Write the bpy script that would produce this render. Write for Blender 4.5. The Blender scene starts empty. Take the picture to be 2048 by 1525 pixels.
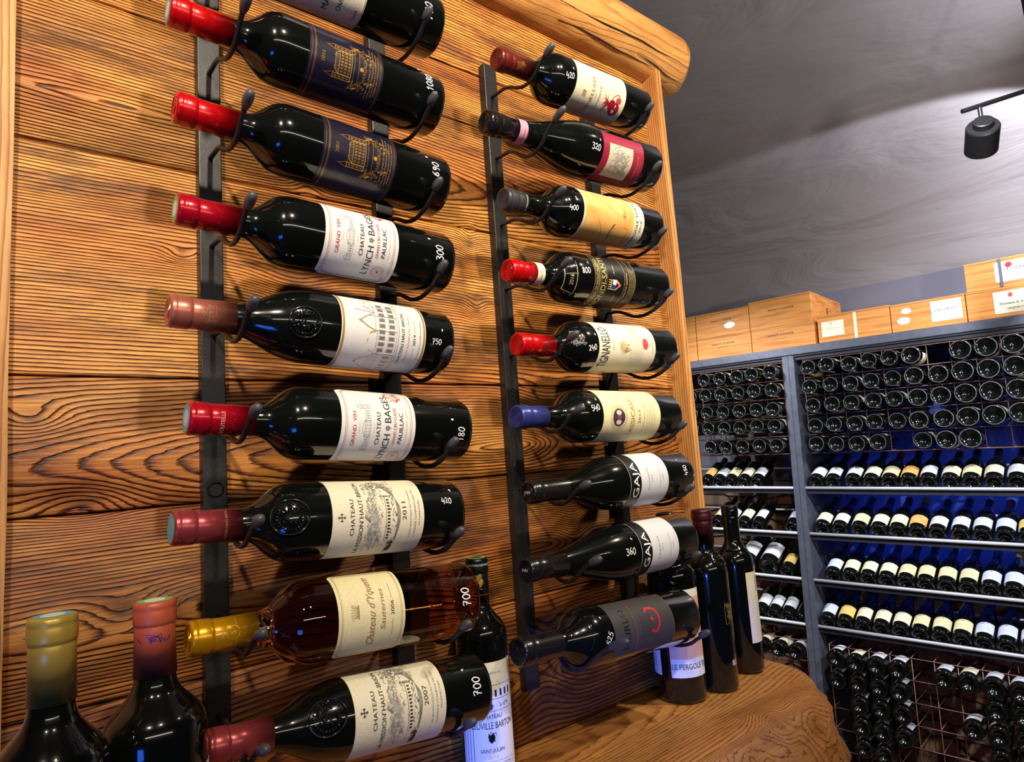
import bpy, bmesh, math, random
from mathutils import Vector, Matrix
random.seed(7)
C = bpy.context.scene.collection
PI = math.pi
rad = math.radians

# ------------------------------------------------------------------ materials
def new_mat(name):
    m = bpy.data.materials.new(name); m.use_nodes = True
    nt = m.node_tree; b = nt.nodes['Principled BSDF']
    return m, nt, b
def hexlin(r, g, b):
    f = lambda c: (c/255/12.92) if c/255 <= .04045 else ((c/255+.055)/1.055)**2.4
    return (f(r), f(g), f(b), 1)
def plain(name, col, rough=.5, metal=0, coat=0, spec=.5):
    m, nt, b = new_mat(name)
    b.inputs['Base Color'].default_value = col if len(col) == 4 else hexlin(*col)
    b.inputs['Roughness'].default_value = rough
    b.inputs['Metallic'].default_value = metal
    b.inputs['Coat Weight'].default_value = coat
    b.inputs['Specular IOR Level'].default_value = spec
    return m
def N(nt, t, **kw):
    n = nt.nodes.new(t)
    for k, v in kw.items():
        if k in n.inputs: n.inputs[k].default_value = v
        else: setattr(n, k, v)
    return n
def ramp(nt, stops, interp='LINEAR'):
    r = nt.nodes.new('ShaderNodeValToRGB'); r.color_ramp.interpolation = interp
    e = r.color_ramp.elements
    while len(e) > 1: e.remove(e[-1])
    e[0].position = stops[0][0]; e[0].color = stops[0][1]
    for p, c in stops[1:]:
        x = e.new(p); x.color = c
    return r
def noisy(name, col, col2, scale, rough=.6, bump=.2, metal=0, stretch=(1, 1, 1), dist=.002, detail=4):
    m, nt, b = new_mat(name); L = nt.links.new
    tc = N(nt, 'ShaderNodeTexCoord'); mp = N(nt, 'ShaderNodeMapping'); mp.inputs['Scale'].default_value = stretch
    no = N(nt, 'ShaderNodeTexNoise', Scale=scale, Detail=detail)
    L(tc.outputs['Object'], mp.inputs[0]); L(mp.outputs[0], no.inputs['Vector'])
    r = ramp(nt, [(.3, hexlin(*col)), (.7, hexlin(*col2))]); L(no.outputs[0], r.inputs[0]); L(r.outputs[0], b.inputs['Base Color'])
    bp = N(nt, 'ShaderNodeBump', Strength=bump, Distance=dist); L(no.outputs[0], bp.inputs['Height']); L(bp.outputs[0], b.inputs['Normal'])
    b.inputs['Roughness'].default_value = rough; b.inputs['Metallic'].default_value = metal
    return m
def wood(name, light, mid, dark, groove, bumpd=.0012, fine=.5, rough=.55, blotch=(.45, .75), wave=.14, jag=.3, weather=0, red=.5):
    """Wood whose growth rings follow the mesh attribute 'ph' (ring count) and 'kn' (knot darkness)."""
    m, nt, b = new_mat(name); L = nt.links.new
    tc = N(nt, 'ShaderNodeTexCoord')
    at = N(nt, 'ShaderNodeAttribute', attribute_name='ph'); kn = N(nt, 'ShaderNodeAttribute', attribute_name='kn'); tn = N(nt, 'ShaderNodeAttribute', attribute_name='tone')
    mp = N(nt, 'ShaderNodeMapping'); mp.inputs['Scale'].default_value = (4, 40, 40); L(tc.outputs['Object'], mp.inputs[0])
    n1 = N(nt, 'ShaderNodeTexNoise', Scale=1.6, Detail=5, Roughness=.65); L(mp.outputs[0], n1.inputs['Vector'])
    ma = N(nt, 'ShaderNodeMath', operation='MULTIPLY_ADD'); ma.inputs[1].default_value = wave*2; L(n1.outputs[0], ma.inputs[0]); L(at.outputs['Fac'], ma.inputs[2])
    mj = N(nt, 'ShaderNodeMapping'); mj.inputs['Scale'].default_value = (38, 330, 330); L(tc.outputs['Object'], mj.inputs[0])
    nj = N(nt, 'ShaderNodeTexNoise', Scale=1, Detail=2); L(mj.outputs[0], nj.inputs['Vector'])
    mk = N(nt, 'ShaderNodeMath', operation='MULTIPLY_ADD'); mk.inputs[1].default_value = jag; L(nj.outputs[0], mk.inputs[0]); L(ma.outputs[0], mk.inputs[2])
    fr = N(nt, 'ShaderNodeMath', operation='FRACT'); L(mk.outputs[0], fr.inputs[0])
    # fibre noise, long in x
    mp2 = N(nt, 'ShaderNodeMapping'); mp2.inputs['Scale'].default_value = (14, 420, 420); L(tc.outputs['Object'], mp2.inputs[0])
    n2 = N(nt, 'ShaderNodeTexNoise', Scale=1.0, Detail=3); L(mp2.outputs[0], n2.inputs['Vector'])
    # broad stain
    mp3 = N(nt, 'ShaderNodeMapping'); mp3.inputs['Scale'].default_value = (5, 16, 16); L(tc.outputs['Object'], mp3.inputs[0])
    n3 = N(nt, 'ShaderNodeTexNoise', Scale=1.3, Detail=4, Roughness=.6); L(mp3.outputs[0], n3.inputs['Vector'])
    r = ramp(nt, [(0, light), (.40, light), (.66, mid), (.80, dark), (.885, groove), (.94, mid), (1, light)]); L(fr.outputs[0], r.inputs[0])
    st = ramp(nt, [(blotch[0]-.12, (1, 1, 1, 1)), (blotch[1], (.40, .28, .20, 1))]); 
    ad = N(nt, 'ShaderNodeMath', operation='ADD'); L(n3.outputs[0], ad.inputs[0]); L(tn.outputs['Fac'], ad.inputs[1]); L(ad.outputs[0], st.inputs[0])
    mx = N(nt, 'ShaderNodeMix', data_type='RGBA', blend_type='MULTIPLY'); mx.inputs[0].default_value = 1
    L(r.outputs[0], mx.inputs[6]); L(st.outputs[0], mx.inputs[7])
    mw = N(nt, 'ShaderNodeMapping'); mw.inputs['Scale'].default_value = (5, 30, 30); mw.inputs['Location'].default_value = (3, 1, 7); L(tc.outputs['Object'], mw.inputs[0])
    nw = N(nt, 'ShaderNodeTexNoise', Scale=1, Detail=6, Roughness=.7); L(mw.outputs[0], nw.inputs['Vector'])
    rw = ramp(nt, [(.50, (0, 0, 0, 1)), (.64, (weather, weather, weather, 1))]); L(nw.outputs[0], rw.inputs[0])
    mw2 = N(nt, 'ShaderNodeMix', data_type='RGBA', blend_type='MIX'); L(rw.outputs[0], mw2.inputs[0]); L(mx.outputs[2], mw2.inputs[6]); mw2.inputs[7].default_value = (.085, .032, .012, 1)
    mr = N(nt, 'ShaderNodeMapping'); mr.inputs['Scale'].default_value = (3, 9, 9); L(tc.outputs['Object'], mr.inputs[0])
    nr = N(nt, 'ShaderNodeTexNoise', Scale=1.2, Detail=3); L(mr.outputs[0], nr.inputs['Vector'])
    rr_ = ramp(nt, [(.38, (1, 1, 1, 1)), (.62, (.90, .68, .52, 1))]); L(nr.outputs[0], rr_.inputs[0])
    mx = N(nt, 'ShaderNodeMix', data_type='RGBA', blend_type='MULTIPLY'); mx.inputs[0].default_value = red; L(mw2.outputs[2], mx.inputs[6]); L(rr_.outputs[0], mx.inputs[7])
    fb = ramp(nt, [(.3, (.62, .56, .5, 1)), (.62, (1.15, 1.12, 1.1, 1))]); L(n2.outputs[0], fb.inputs[0])
    mx2 = N(nt, 'ShaderNodeMix', data_type='RGBA', blend_type='MULTIPLY'); mx2.inputs[0].default_value = fine; L(mx.outputs[2], mx2.inputs[6]); L(fb.outputs[0], mx2.inputs[7])
    mx3 = N(nt, 'ShaderNodeMix', data_type='RGBA', blend_type='MIX'); L(kn.outputs['Fac'], mx3.inputs[0]); L(mx2.outputs[2], mx3.inputs[6]); mx3.inputs[7].default_value = groove
    L(mx3.outputs[2], b.inputs['Base Color'])
    hr = ramp(nt, [(0, (1, 1, 1, 1)), (.6, (.75, .75, .75, 1)), (.9, (0, 0, 0, 1)), (1, (1, 1, 1, 1))]); L(fr.outputs[0], hr.inputs[0])
    hs = N(nt, 'ShaderNodeMath', operation='MULTIPLY_ADD'); hs.inputs[1].default_value = .35; L(n2.outputs[0], hs.inputs[0]); L(hr.outputs[0], hs.inputs[2])
    bp = N(nt, 'ShaderNodeBump', Strength=.9, Distance=bumpd); L(hs.outputs[0], bp.inputs['Height']); L(bp.outputs[0], b.inputs['Normal'])
    b.inputs['Roughness'].default_value = rough
    return m

M = {}
M['glass'] = plain('black_glass', (.003, .004, .0035, 1), .17, 0, 1, .16); M['glass'].node_tree.nodes['Principled BSDF'].inputs['Coat Roughness'].default_value = .03
M['foot'] = plain('foot_glint', (110, 116, 120, ), .3)
M['glass_green'] = plain('green_black_glass', (.012, .016, .008, 1), .05, 0, .3)
M['rack'] = noisy('black_steel', (38, 37, 38), (48, 47, 48), 300, .38, .05)
M['rack'].node_tree.nodes['Principled BSDF'].inputs['Metallic'].default_value = .3
M['rodtip'] = plain('rubber_tip', (72, 74, 78), .4)
M['paper'] = noisy('white_paper', (232, 230, 222), (240, 238, 232), 500, .55, .05)
M['cream'] = noisy('cream_paper', (226, 216, 186), (236, 228, 200), 400, .55, .08)
M['cream2'] = noisy('ivory_paper', (222, 210, 160), (234, 224, 178), 400, .55, .08)
M['label_grey'] = plain('cool_white_paper', (214, 216, 222), .5)
M['label_dark'] = noisy('charcoal_label', (52, 50, 50), (62, 60, 60), 600, .6, .1)
M['navy'] = plain('navy_label', (22, 20, 44), .35, 0, .3)
M['blk'] = plain('black_label', (16, 15, 15), .4)
M['magenta'] = plain('magenta_label', (150, 28, 62), .45)
M['ochre'] = noisy('ochre_artwork', (222, 150, 66), (240, 196, 120), 30, .5, .02)
M['beige'] = plain('beige_print', (206, 198, 172), .5)
M['gold'] = plain('gold_foil', (196, 152, 62), .32, .75)
M['goldink'] = plain('gold_ink', (190, 150, 70), .45, .3)
M['goldtext'] = plain('pale_gold_print', (222, 200, 124), .4, .2)
M['ink'] = plain('black_ink', (34, 32, 34), .6)
M['greyink'] = plain('grey_ink', (120, 118, 116), .6)
M['paleink'] = plain('pale_ink', (168, 164, 156), .6)
M['redink'] = plain('red_ink', (196, 70, 66), .6)
M['redbright'] = plain('bright_red_ink', (226, 26, 36), .45)
M['crimson'] = plain('crimson_ink', (158, 18, 40), .5)
M['brownink'] = plain('brown_ink', (150, 112, 78), .6)
M['tan'] = plain('tan_ink', (196, 172, 130), .6)
M['purple'] = plain('purple_ink', (66, 34, 96), .5)
M['blueink'] = plain('blue_ink', (40, 60, 150), .5)
M['chalk'] = plain('white_marker', (240, 240, 238), .6)
M['peach'] = plain('peach_print', (226, 176, 146), .5)
M['cap_red'] = plain('red_foil', (196, 8, 16), .26, .25, .5)
M['cap_red2'] = plain('crimson_foil', (176, 8, 34), .24, .3, .5)
M['cap_copper'] = plain('copper_foil', (190, 112, 92), .3, .55)
M['cap_rose'] = plain('rose_foil', (158, 62, 66), .3, .5, .3)
M['cap_yellow'] = plain('yellow_gold_foil', (222, 160, 14), .26, .6, .2)
M['cap_gold'] = plain('dull_gold_foil', (196, 164, 70), .34, .35)
M['cap_orange'] = plain('terracotta_foil', (190, 88, 60), .38, .1)
M['cap_brown'] = plain('maroon_foil', (104, 28, 26), .35, .25, .3)
M['cap_black'] = plain('black_foil', (26, 25, 26), .24, .2, .5)
M['cap_grey'] = plain('grey_foil', (66, 66, 68), .36, .3)
M['cap_blue'] = plain('blue_foil', (58, 68, 140), .3, .45)
M['cap_wine'] = plain('dark_burgundy_foil', (62, 18, 28), .35, .2, .2)
M['cap_green'] = plain('dark_green_foil', (10, 20, 22), .32, .2, .4)
M['teal'] = plain('teal_seal', (84, 186, 190), .4)
M['green_seal'] = plain('green_seal', (120, 190, 110), .4)
M['seal_white'] = plain('seal_white', (226, 236, 226), .4)
M['pink'] = plain('pink_band', (206, 150, 170), .5)
M['steel'] = noisy('blue_grey_steel', (86, 90, 104), (98, 102, 116), 40, .42, .03, .35)
M['steel_dark'] = noisy('dark_steel', (44, 46, 56), (54, 56, 66), 40, .45, .03, .3)
M['rail'] = plain('brushed_rail', (196, 196, 204), .4, .25)
M['wire'] = noisy('copper_brown_wire', (118, 84, 70), (142, 104, 88), 60, .5, .05, .3)
M['lamp_black'] = plain('lamp_black', (26, 26, 28), .45, .2)
M['pine'] = None

def mk_emit(name, col, s):
    m = bpy.data.materials.new(name); m.use_nodes = True
    b = m.node_tree.nodes['Principled BSDF']; b.inputs['Emission Color'].default_value = col; b.inputs['Emission Strength'].default_value = s
    b.inputs['Base Color'].default_value = (.8, .8, .8, 1)
    return m

# amber sweet-wine glass
m, nt, b = new_mat('amber_wine_glass')
b.inputs['Base Color'].default_value = (.80, .30, .10, 1); b.inputs['Transmission Weight'].default_value = 1
b.inputs['Roughness'].default_value = .03; b.inputs['IOR'].default_value = 1.33; b.inputs['Coat Weight'].default_value = .6
M['amber'] = m

panelcols = dict(light=(.72, .36, .075, 1), mid=(.50, .20, .032, 1), dark=(.17, .055, .010, 1), groove=(.035, .010, .003, 1))
M['panel'] = wood('aged_spruce_panel', bumpd=.0026, weather=.8, red=1, jag=.42, fine=.8, **panelcols)
M['log'] = wood('hewn_log', (.74, .40, .12, 1), (.69, .36, .10, 1), (.62, .30, .08, 1), (.50, .22, .055, 1), bumpd=.0007, blotch=(.5, .95), fine=.45, wave=.5)
M['post'] = wood('planed_post', (.66, .36, .12, 1), (.55, .27, .08, 1), (.42, .18, .045, 1), (.30, .12, .03, 1), bumpd=.0003, blotch=(.6, 1.1), fine=.35)
M['bench'] = wood('oiled_bench', (.58, .28, .075, 1), (.52, .235, .056, 1), (.40, .16, .034, 1), (.25, .09, .018, 1), bumpd=.0010, jag=.6, blotch=(.5, .95), fine=.5)

# pine wine cases
m, nt, b = new_mat('pine_case'); L = nt.links.new
tc = N(nt, 'ShaderNodeTexCoord'); mp = N(nt, 'ShaderNodeMapping'); mp.inputs['Scale'].default_value = (6, 2, 40); L(tc.outputs['Object'], mp.inputs[0])
no = N(nt, 'ShaderNodeTexNoise', Scale=2.2, Detail=4); L(mp.outputs[0], no.inputs['Vector'])
r_ = ramp(nt, [(.3, hexlin(216, 152, 78)), (.55, hexlin(200, 130, 58)), (.75, hexlin(170, 98, 38))]); L(no.outputs[0], r_.inputs[0]); L(r_.outputs[0], b.inputs['Base Color']); b.inputs['Roughness'].default_value = .6
M['pine'] = m

# plaster vault
m, nt, b = new_mat('grey_plaster'); L = nt.links.new
tc = N(nt, 'ShaderNodeTexCoord'); mp = N(nt, 'ShaderNodeMapping'); mp.inputs['Scale'].default_value = (1, .45, 2.2); mp.inputs['Rotation'].default_value = (0, 0, .2); L(tc.outputs['Object'], mp.inputs[0])
no = N(nt, 'ShaderNodeTexNoise', Scale=2.4, Detail=5, Roughness=.5, Distortion=1.1); L(mp.outputs[0], no.inputs['Vector'])
no2 = N(nt, 'ShaderNodeTexNoise', Scale=.9, Detail=3); L(tc.outputs['Object'], no2.inputs['Vector'])
r_ = ramp(nt, [(.3, (.20, .185, .185, 1)), (.7, (.28, .265, .268, 1))]); L(no2.outputs[0], r_.inputs[0]); L(r_.outputs[0], b.inputs['Base Color'])
bp = N(nt, 'ShaderNodeBump', Strength=.7, Distance=.05); L(no.outputs[0], bp.inputs['Height']); L(bp.outputs[0], b.inputs['Normal']); b.inputs['Roughness'].default_value = .7
M['plaster'] = m
M['upper_wall'] = noisy('blue_grey_paint', (112, 112, 126), (122, 122, 136), 3, .7, .05)
# rough stone end wall
m, nt, b = new_mat('stone_wall'); L = nt.links.new
tc = N(nt, 'ShaderNodeTexCoord'); mp = N(nt, 'ShaderNodeMapping'); mp.inputs['Scale'].default_value = (1, .55, 1.5); L(tc.outputs['Object'], mp.inputs[0])
vo = N(nt, 'ShaderNodeTexVoronoi', Scale=9); L(mp.outputs[0], vo.inputs['Vector'])
v2 = N(nt, 'ShaderNodeTexVoronoi', Scale=9, feature='DISTANCE_TO_EDGE'); L(mp.outputs[0], v2.inputs['Vector'])
r_ = ramp(nt, [(0, (.12, .06, .03, 1)), (.5, (.36, .20, .10, 1)), (1, (.24, .17, .12, 1))]); L(vo.outputs['Color'], r_.inputs[0])
r2 = ramp(nt, [(0, (.15, .12, .1, 1)), (.09, (1, 1, 1, 1))]); L(v2.outputs['Distance'], r2.inputs[0])
mx = N(nt, 'ShaderNodeMix', data_type='RGBA', blend_type='MULTIPLY'); mx.inputs[0].default_value = 1; L(r_.outputs[0], mx.inputs[6]); L(r2.outputs[0], mx.inputs[7]); L(mx.outputs[2], b.inputs['Base Color'])
bp = N(nt, 'ShaderNodeBump', Strength=.8, Distance=.03); L(r2.outputs[0], bp.inputs['Height']); L(bp.outputs[0], b.inputs['Normal']); b.inputs['Roughness'].default_value = .85
M['stone'] = m
M['floor'] = noisy('terracotta_floor', (96, 60, 38), (124, 82, 52), 4, .5, .2)
M['backwall'] = noisy('dim_lime_wall', (60, 54, 50), (74, 68, 62), 3, .8, .3)

# ------------------------------------------------------------------ object helpers
def mesh_obj(name, verts, faces, mat, parent=None, smooth=True, mats=None, fm=None):
    me = bpy.data.meshes.new(name); me.from_pydata([tuple(v) for v in verts], [], faces)
    if mats:
        for q in mats: me.materials.append(q)
        me.polygons.foreach_set('material_index', fm)
    elif mat: me.materials.append(mat)
    if smooth: me.polygons.foreach_set('use_smooth', [True]*len(faces))
    me.update(); o = bpy.data.objects.new(name, me); C.objects.link(o)
    if parent: o.parent = parent
    return o
def tag(o, label=None, cat=None, group=None, kind=None):
    if label: o['label'] = label
    if cat: o['category'] = cat
    if group: o['group'] = group
    if kind: o['kind'] = kind
    return o
def thing(name, label, cat, mat4=None, group=None):
    o = bpy.data.objects.new(name, None); C.objects.link(o); o.empty_display_size = .02
    if mat4 is not None: o.matrix_world = mat4
    return tag(o, label, cat, group)
def structure(o): o['kind'] = 'structure'; return o

class MB:
    def __init__(s): s.v = []; s.f = []
    def add(s, v, f):
        n = len(s.v); s.v += v; s.f += [tuple(i+n for i in q) for q in f]
    def box(s, x0, x1, y0, y1, z0, z1, b=0):
        if b <= 0:
            v = [(x, y, z) for x in (x0, x1) for y in (y0, y1) for z in (z0, z1)]
            s.add(v, [(0, 1, 3, 2), (4, 6, 7, 5), (0, 4, 5, 1), (2, 3, 7, 6), (0, 2, 6, 4), (1, 5, 7, 3)])
        else:
            bm = bmesh.new(); bmesh.ops.create_cube(bm, size=1)
            for q in bm.verts: q.co = Vector(((x0+x1)/2+q.co.x*(x1-x0), (y0+y1)/2+q.co.y*(y1-y0), (z0+z1)/2+q.co.z*(z1-z0)))
            bmesh.ops.bevel(bm, geom=bm.edges[:], offset=b, segments=2, affect='EDGES', profile=.6)
            bm.verts.index_update(); s.add([tuple(q.co) for q in bm.verts], [tuple(w.index for w in q.verts) for q in bm.faces]); bm.free()
    def tube(s, pts, r, n=8, cap=True):
        pts = [Vector(p) for p in pts]; rr = r if isinstance(r, (list, tuple)) else [r]*len(pts)
        v = []; f = []; ref = None
        for i, p in enumerate(pts):
            d = (pts[min(i+1, len(pts)-1)]-pts[max(i-1, 0)]).normalized()
            if ref is None: ref = d.orthogonal().normalized()
            ref = (ref-d*ref.dot(d)).normalized(); w = d.cross(ref)
            for k in range(n):
                a = 2*PI*k/n; v.append(tuple(p+(ref*math.cos(a)+w*math.sin(a))*rr[i]))
        for i in range(len(pts)-1):
            for k in range(n): f.append((i*n+k, i*n+(k+1) % n, (i+1)*n+(k+1) % n, (i+1)*n+k))
        if cap: f.append(tuple(range(n-1, -1, -1))); f.append(tuple((len(pts)-1)*n+k for k in range(n)))
        s.add(v, f)
    def build(s, name, mat, parent=None, smooth=False): return mesh_obj(name, s.v, s.f, mat, parent, smooth)
def curve_pts(ctrl, n):
    """Catmull-Rom through control points"""
    out = []; P = [Vector(c) for c in ctrl]
    for i in range(len(P)-1):
        p0 = P[max(i-1, 0)]; p1 = P[i]; p2 = P[i+1]; p3 = P[min(i+2, len(P)-1)]
        for k in range(n):
            t = k/n; out.append(.5*((2*p1)+(p2-p0)*t+(2*p0-5*p1+4*p2-p3)*t*t+(3*p1-p0-3*p2+p3)*t**3))
    out.append(P[-1]); return out
def lathe(name, prof, mat, parent=None, n=48, smooth=True, mats=None, split=None):
    v = []; f = []; fm = []; rows = []
    for i, (r, z) in enumerate(prof):
        if r < 1e-6: rows.append([len(v)]); v.append((0, 0, z))
        else:
            rows.append(list(range(len(v), len(v)+n)))
            v += [(r*math.sin(2*PI*k/n), -r*math.cos(2*PI*k/n), z) for k in range(n)]
    for i in range(len(rows)-1):
        a, b = rows[i], rows[i+1]
        for k in range(n):
            q = [a[k % len(a)], a[(k+1) % n % len(a)] if len(a) > 1 else None, b[(k+1) % n] if len(b) > 1 else None, b[k % len(b)]]
            q = [x for x in q if x is not None]
            if len(a) == 1: q = [a[0], b[(k+1) % n], b[k]]
            elif len(b) == 1: q = [a[k], a[(k+1) % n], b[0]]
            f.append(tuple(q)); fm.append(split(i) if split else 0)
    return mesh_obj(name, v, f, mat, parent, smooth, mats, fm if mats else None)

# ------------------------------------------------------------------ bottle shapes: list of (radius, height)
def profile(style, L, R, rn=.0138):
    lo = [(0, .020), (.010, .019), (.019, .010), (.026*R/.037, .0022), (R-.005, 0), (R-.0015, .0015), (R, .006)]
    if style == 'bord': up = [(1, .60), (1, .64), (.975, .668), (.90, .695), (.76, .719), (.60, .741), (.475, .762), (.41, .785)]
    elif style == 'hb': up = [(1, .50), (1, .55), (.985, .585), (.93, .625), (.84, .665), (.72, .70), (.60, .73), (.50, .757), (.43, .785)]
    elif style == 'long': up = [(1, .46), (1, .50), (.985, .53), (.93, .57), (.83, .61), (.70, .65), (.575, .69), (.475, .73), (.41, .77)]
    elif style == 'burg': up = [(1, .42), (1, .46), (.985, .495), (.94, .54), (.86, .585), (.755, .63), (.64, .68), (.54, .73), (.455, .78), (.405, .82)]
    up = [(max(a*R, rn) if a*R > rn*1.02 else rn*1.01, h*L) for a, h in up]
    hi = [(rn, up[-1][1]+.012), (rn, L*.955), (rn+.0012, L*.958), (rn+.0012, L*.985), (rn-.001, L*.988), (rn-.0015, L-.001), (0, L-.001)]
    top = curve_pts([(r, z, 0) for r, z in up], 3)
    return lo+[(p.x, p.y) for p in top]+hi
def radius_at(prof, z):
    best = prof[7][0]
    for i in range(6, len(prof)-1):
        (r0, z0), (r1, z1) = prof[i], prof[i+1]
        if z0 <= z <= z1 and z1 > z0: return r0+(r1-r0)*(z-z0)/(z1-z0)
    return best

# ------------------------------------------------------------------ text and ink wrapped round a bottle
_gl = {}
def glyphs(s):
    if s in _gl: return _gl[s]
    cu = bpy.data.curves.new('t', 'FONT'); cu.body = s; cu.align_x = 'CENTER'; cu.size = 1; cu.resolution_u = 3
    o = bpy.data.objects.new('t', cu); me = bpy.data.meshes.new_from_object(o)
    v = [(q.co.x, q.co.y) for q in me.vertices]; f = [tuple(p.vertices) for p in me.polygons]
    bpy.data.objects.remove(o); bpy.data.curves.remove(cu); bpy.data.meshes.remove(me)
    _gl[s] = (v, f); return _gl[s]
DIG = {'0': [[(.5, 1), (.15, .8), (.05, .45), (.2, .05), (.55, 0), (.85, .3), (.9, .7), (.65, 1), (.5, 1)]],
 '1': [[(.3, .75), (.6, 1), (.55, 0)]],
 '2': [[(.1, .8), (.35, 1), (.7, .9), (.7, .6), (.1, .05), (.4, .1), (.9, 0)]],
 '3': [[(.1, .95), (.6, 1), (.8, .8), (.4, .55), (.85, .4), (.8, .1), (.4, -.05), (.05, .1)]],
 '4': [[(.25, 1.05), (.02, .45), (.10, .36), (.95, .46)], [(.78, .72), (.66, -.15)]],
 '5': [[(.85, 1), (.3, .95), (.2, .55), (.6, .6), (.85, .35), (.6, 0), (.1, .05)]],
 '6': [[(.7, 1), (.25, .65), (.1, .25), (.35, 0), (.75, .1), (.75, .4), (.4, .5), (.15, .3)]],
 '7': [[(.1, .9), (.4, 1), (.85, .95), (.5, .45), (.3, -.1)], [(.2, .5), (.8, .5)]],
 '8': [[(.5, .52), (.15, .75), (.45, 1), (.8, .8), (.5, .52), (.1, .25), (.45, -.02), (.85, .2), (.5, .52)]],
 '9': [[(.8, .85), (.4, 1), (.15, .75), (.4, .5), (.8, .75), (.7, .2), (.45, -.05)]],
 'e': [[(.1, .3), (.8, .5), (.5, .8), (.15, .5), (.3, .1), (.8, .1)]],
 '~': [[(.05, .4), (.3, .7), (.55, .4), (.8, .65), (.6, .1), (1, .0)]]}
class Ink:
    """Print on the skin of a bottle. u runs round (to the right seen upright), v runs towards the neck."""
    def __init__(s, prof, phi, v0=0, eps=.0006):
        s.p = prof; s.phi = phi; s.v0 = v0; s.eps = eps; s.v = []; s.f = []; s.m = []; s.mats = []
    def P(s, u, v, e=0):
        z = s.v0+v; R = radius_at(s.p, z)
        a = s.phi+u/max(R, .01); r = R+s.eps+e
        return (r*math.sin(a), -r*math.cos(a), z)
    def mi(s, m):
        m = M[m]
        if m not in s.mats: s.mats.append(m)
        return s.mats.index(m)
    def raw(s, uv, faces, m, e=0):
        n = len(s.v); s.v += [s.P(u, v, e) for u, v in uv]; k = s.mi(m)
        for f in faces: s.f.append(tuple(i+n for i in f)); s.m.append(k)
    def rect(s, u0, v0, u1, v1, m, e=0):
        k = max(1, int(abs(u1-u0)/.003)); q = max(1, int(abs(v1-v0)/.008))
        uv = [(u0+(u1-u0)*i/k, v0+(v1-v0)*j/q) for i in range(k+1) for j in range(q+1)]
        s.raw(uv, [(i*(q+1)+j, (i+1)*(q+1)+j, (i+1)*(q+1)+j+1, i*(q+1)+j+1) for i in range(k) for j in range(q)], m, e)
    def line(s, pts, w, m, e=0.00005, closed=False):
        pts = list(pts)+([pts[0]] if closed else [])
        for (a, b), (c, d) in zip(pts, pts[1:]):
            l = math.hypot(c-a, d-b)
            if l < 1e-6: continue
            n = max(1, int(l/.003)); nx, ny = -(d-b)/l*w/2, (c-a)/l*w/2; tx, ty = (c-a)/l*w*.3, (d-b)/l*w*.3
            uv = []
            for i in range(n+1):
                t = i/n; x = a-tx+(c-a+2*tx)*t; y = b-ty+(d-b+2*ty)*t
                uv += [(x+nx, y+ny), (x-nx, y-ny)]
            s.raw(uv, [(2*i, 2*i+1, 2*i+3, 2*i+2) for i in range(n)], m, e)
    def disc(s, u, v, ru, m, rv=None, n=20, e=0.00003):
        rv = rv or ru; uv = [(u, v)]+[(u+ru*math.cos(2*PI*k/n), v+rv*math.sin(2*PI*k/n)) for k in range(n)]
        s.raw(uv, [(0, k+1, (k+1) % n+1) for k in range(n)], m, e)
    def ring(s, u, v, r, w, m, n=24): s.line([(u+r*math.cos(2*PI*k/n), v+r*math.sin(2*PI*k/n)) for k in range(n)], w, m, closed=True)
    def poly(s, pts, m, e=0.00002): s.raw(pts, [tuple(range(len(pts)))], m, e)
    def text(s, t, u, v, h, m='ink', w=None, shear=0, rot=0, bold=0):
        """h = capital height in metres, w = total width (squeezes or stretches)"""
        gv, gf = glyphs(t); k = h/.7
        xs = [p[0] for p in gv]; W = (max(xs)-min(xs))*k; cx = (max(xs)+min(xs))/2
        sx = k*(w/W if w else 1); ca, sa = math.cos(rot), math.sin(rot)
        uv = []
        for x, y in gv:
            X = (x-cx)*sx+y*k*shear; Y = y*k; uv.append((u+X*ca-Y*sa, v+X*sa+Y*ca))
        s.raw(uv, gf, m, .0001)
    def hand(s, t, u, v, h, m='chalk', rot=0, w=None, lw=None):
        cw = h*.72; x0 = -len(t)*cw/2; ca, sa = math.cos(rot), math.sin(rot); lw = lw or h*.13
        for i, ch in enumerate(t):
            if ch == ' ': continue
            sc = .62 if ch in 'e~' else 1; up = h*.55 if ch in 'e~' else random.uniform(-.06, .06)*h
            for st in DIG[ch]:
                pts = curve_pts([(x0+i*cw+a*cw*.85*sc, (b)*h*sc+up, 0) for a, b in st], 3)
                s.line([(u+p.x*ca-p.y*sa, v+p.x*sa+p.y*ca) for p in pts], lw, m, .0001)
    def scribble(s, u, v, w, h, m='greyink', n=14, lw=.0003, seed=1):
        r = random.Random(seed)
        for k in range(n):
            a = u+r.uniform(-.5, .5)*w; b = v+r.uniform(-.5, .5)*h; q = r.uniform(.1, .3)*h
            s.line([(p.x, p.y) for p in curve_pts([(a, b, 0), (a+q*r.uniform(-1, 1), b+q, 0), (a+q, b+q*r.uniform(-1, 1), 0), (a+q*r.uniform(0, 1.6), b-q, 0)], 3)], lw, m)
    def build(s, name, parent):
        return mesh_obj(name, s.v, s.f, None, parent, False, s.mats, s.m)

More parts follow.
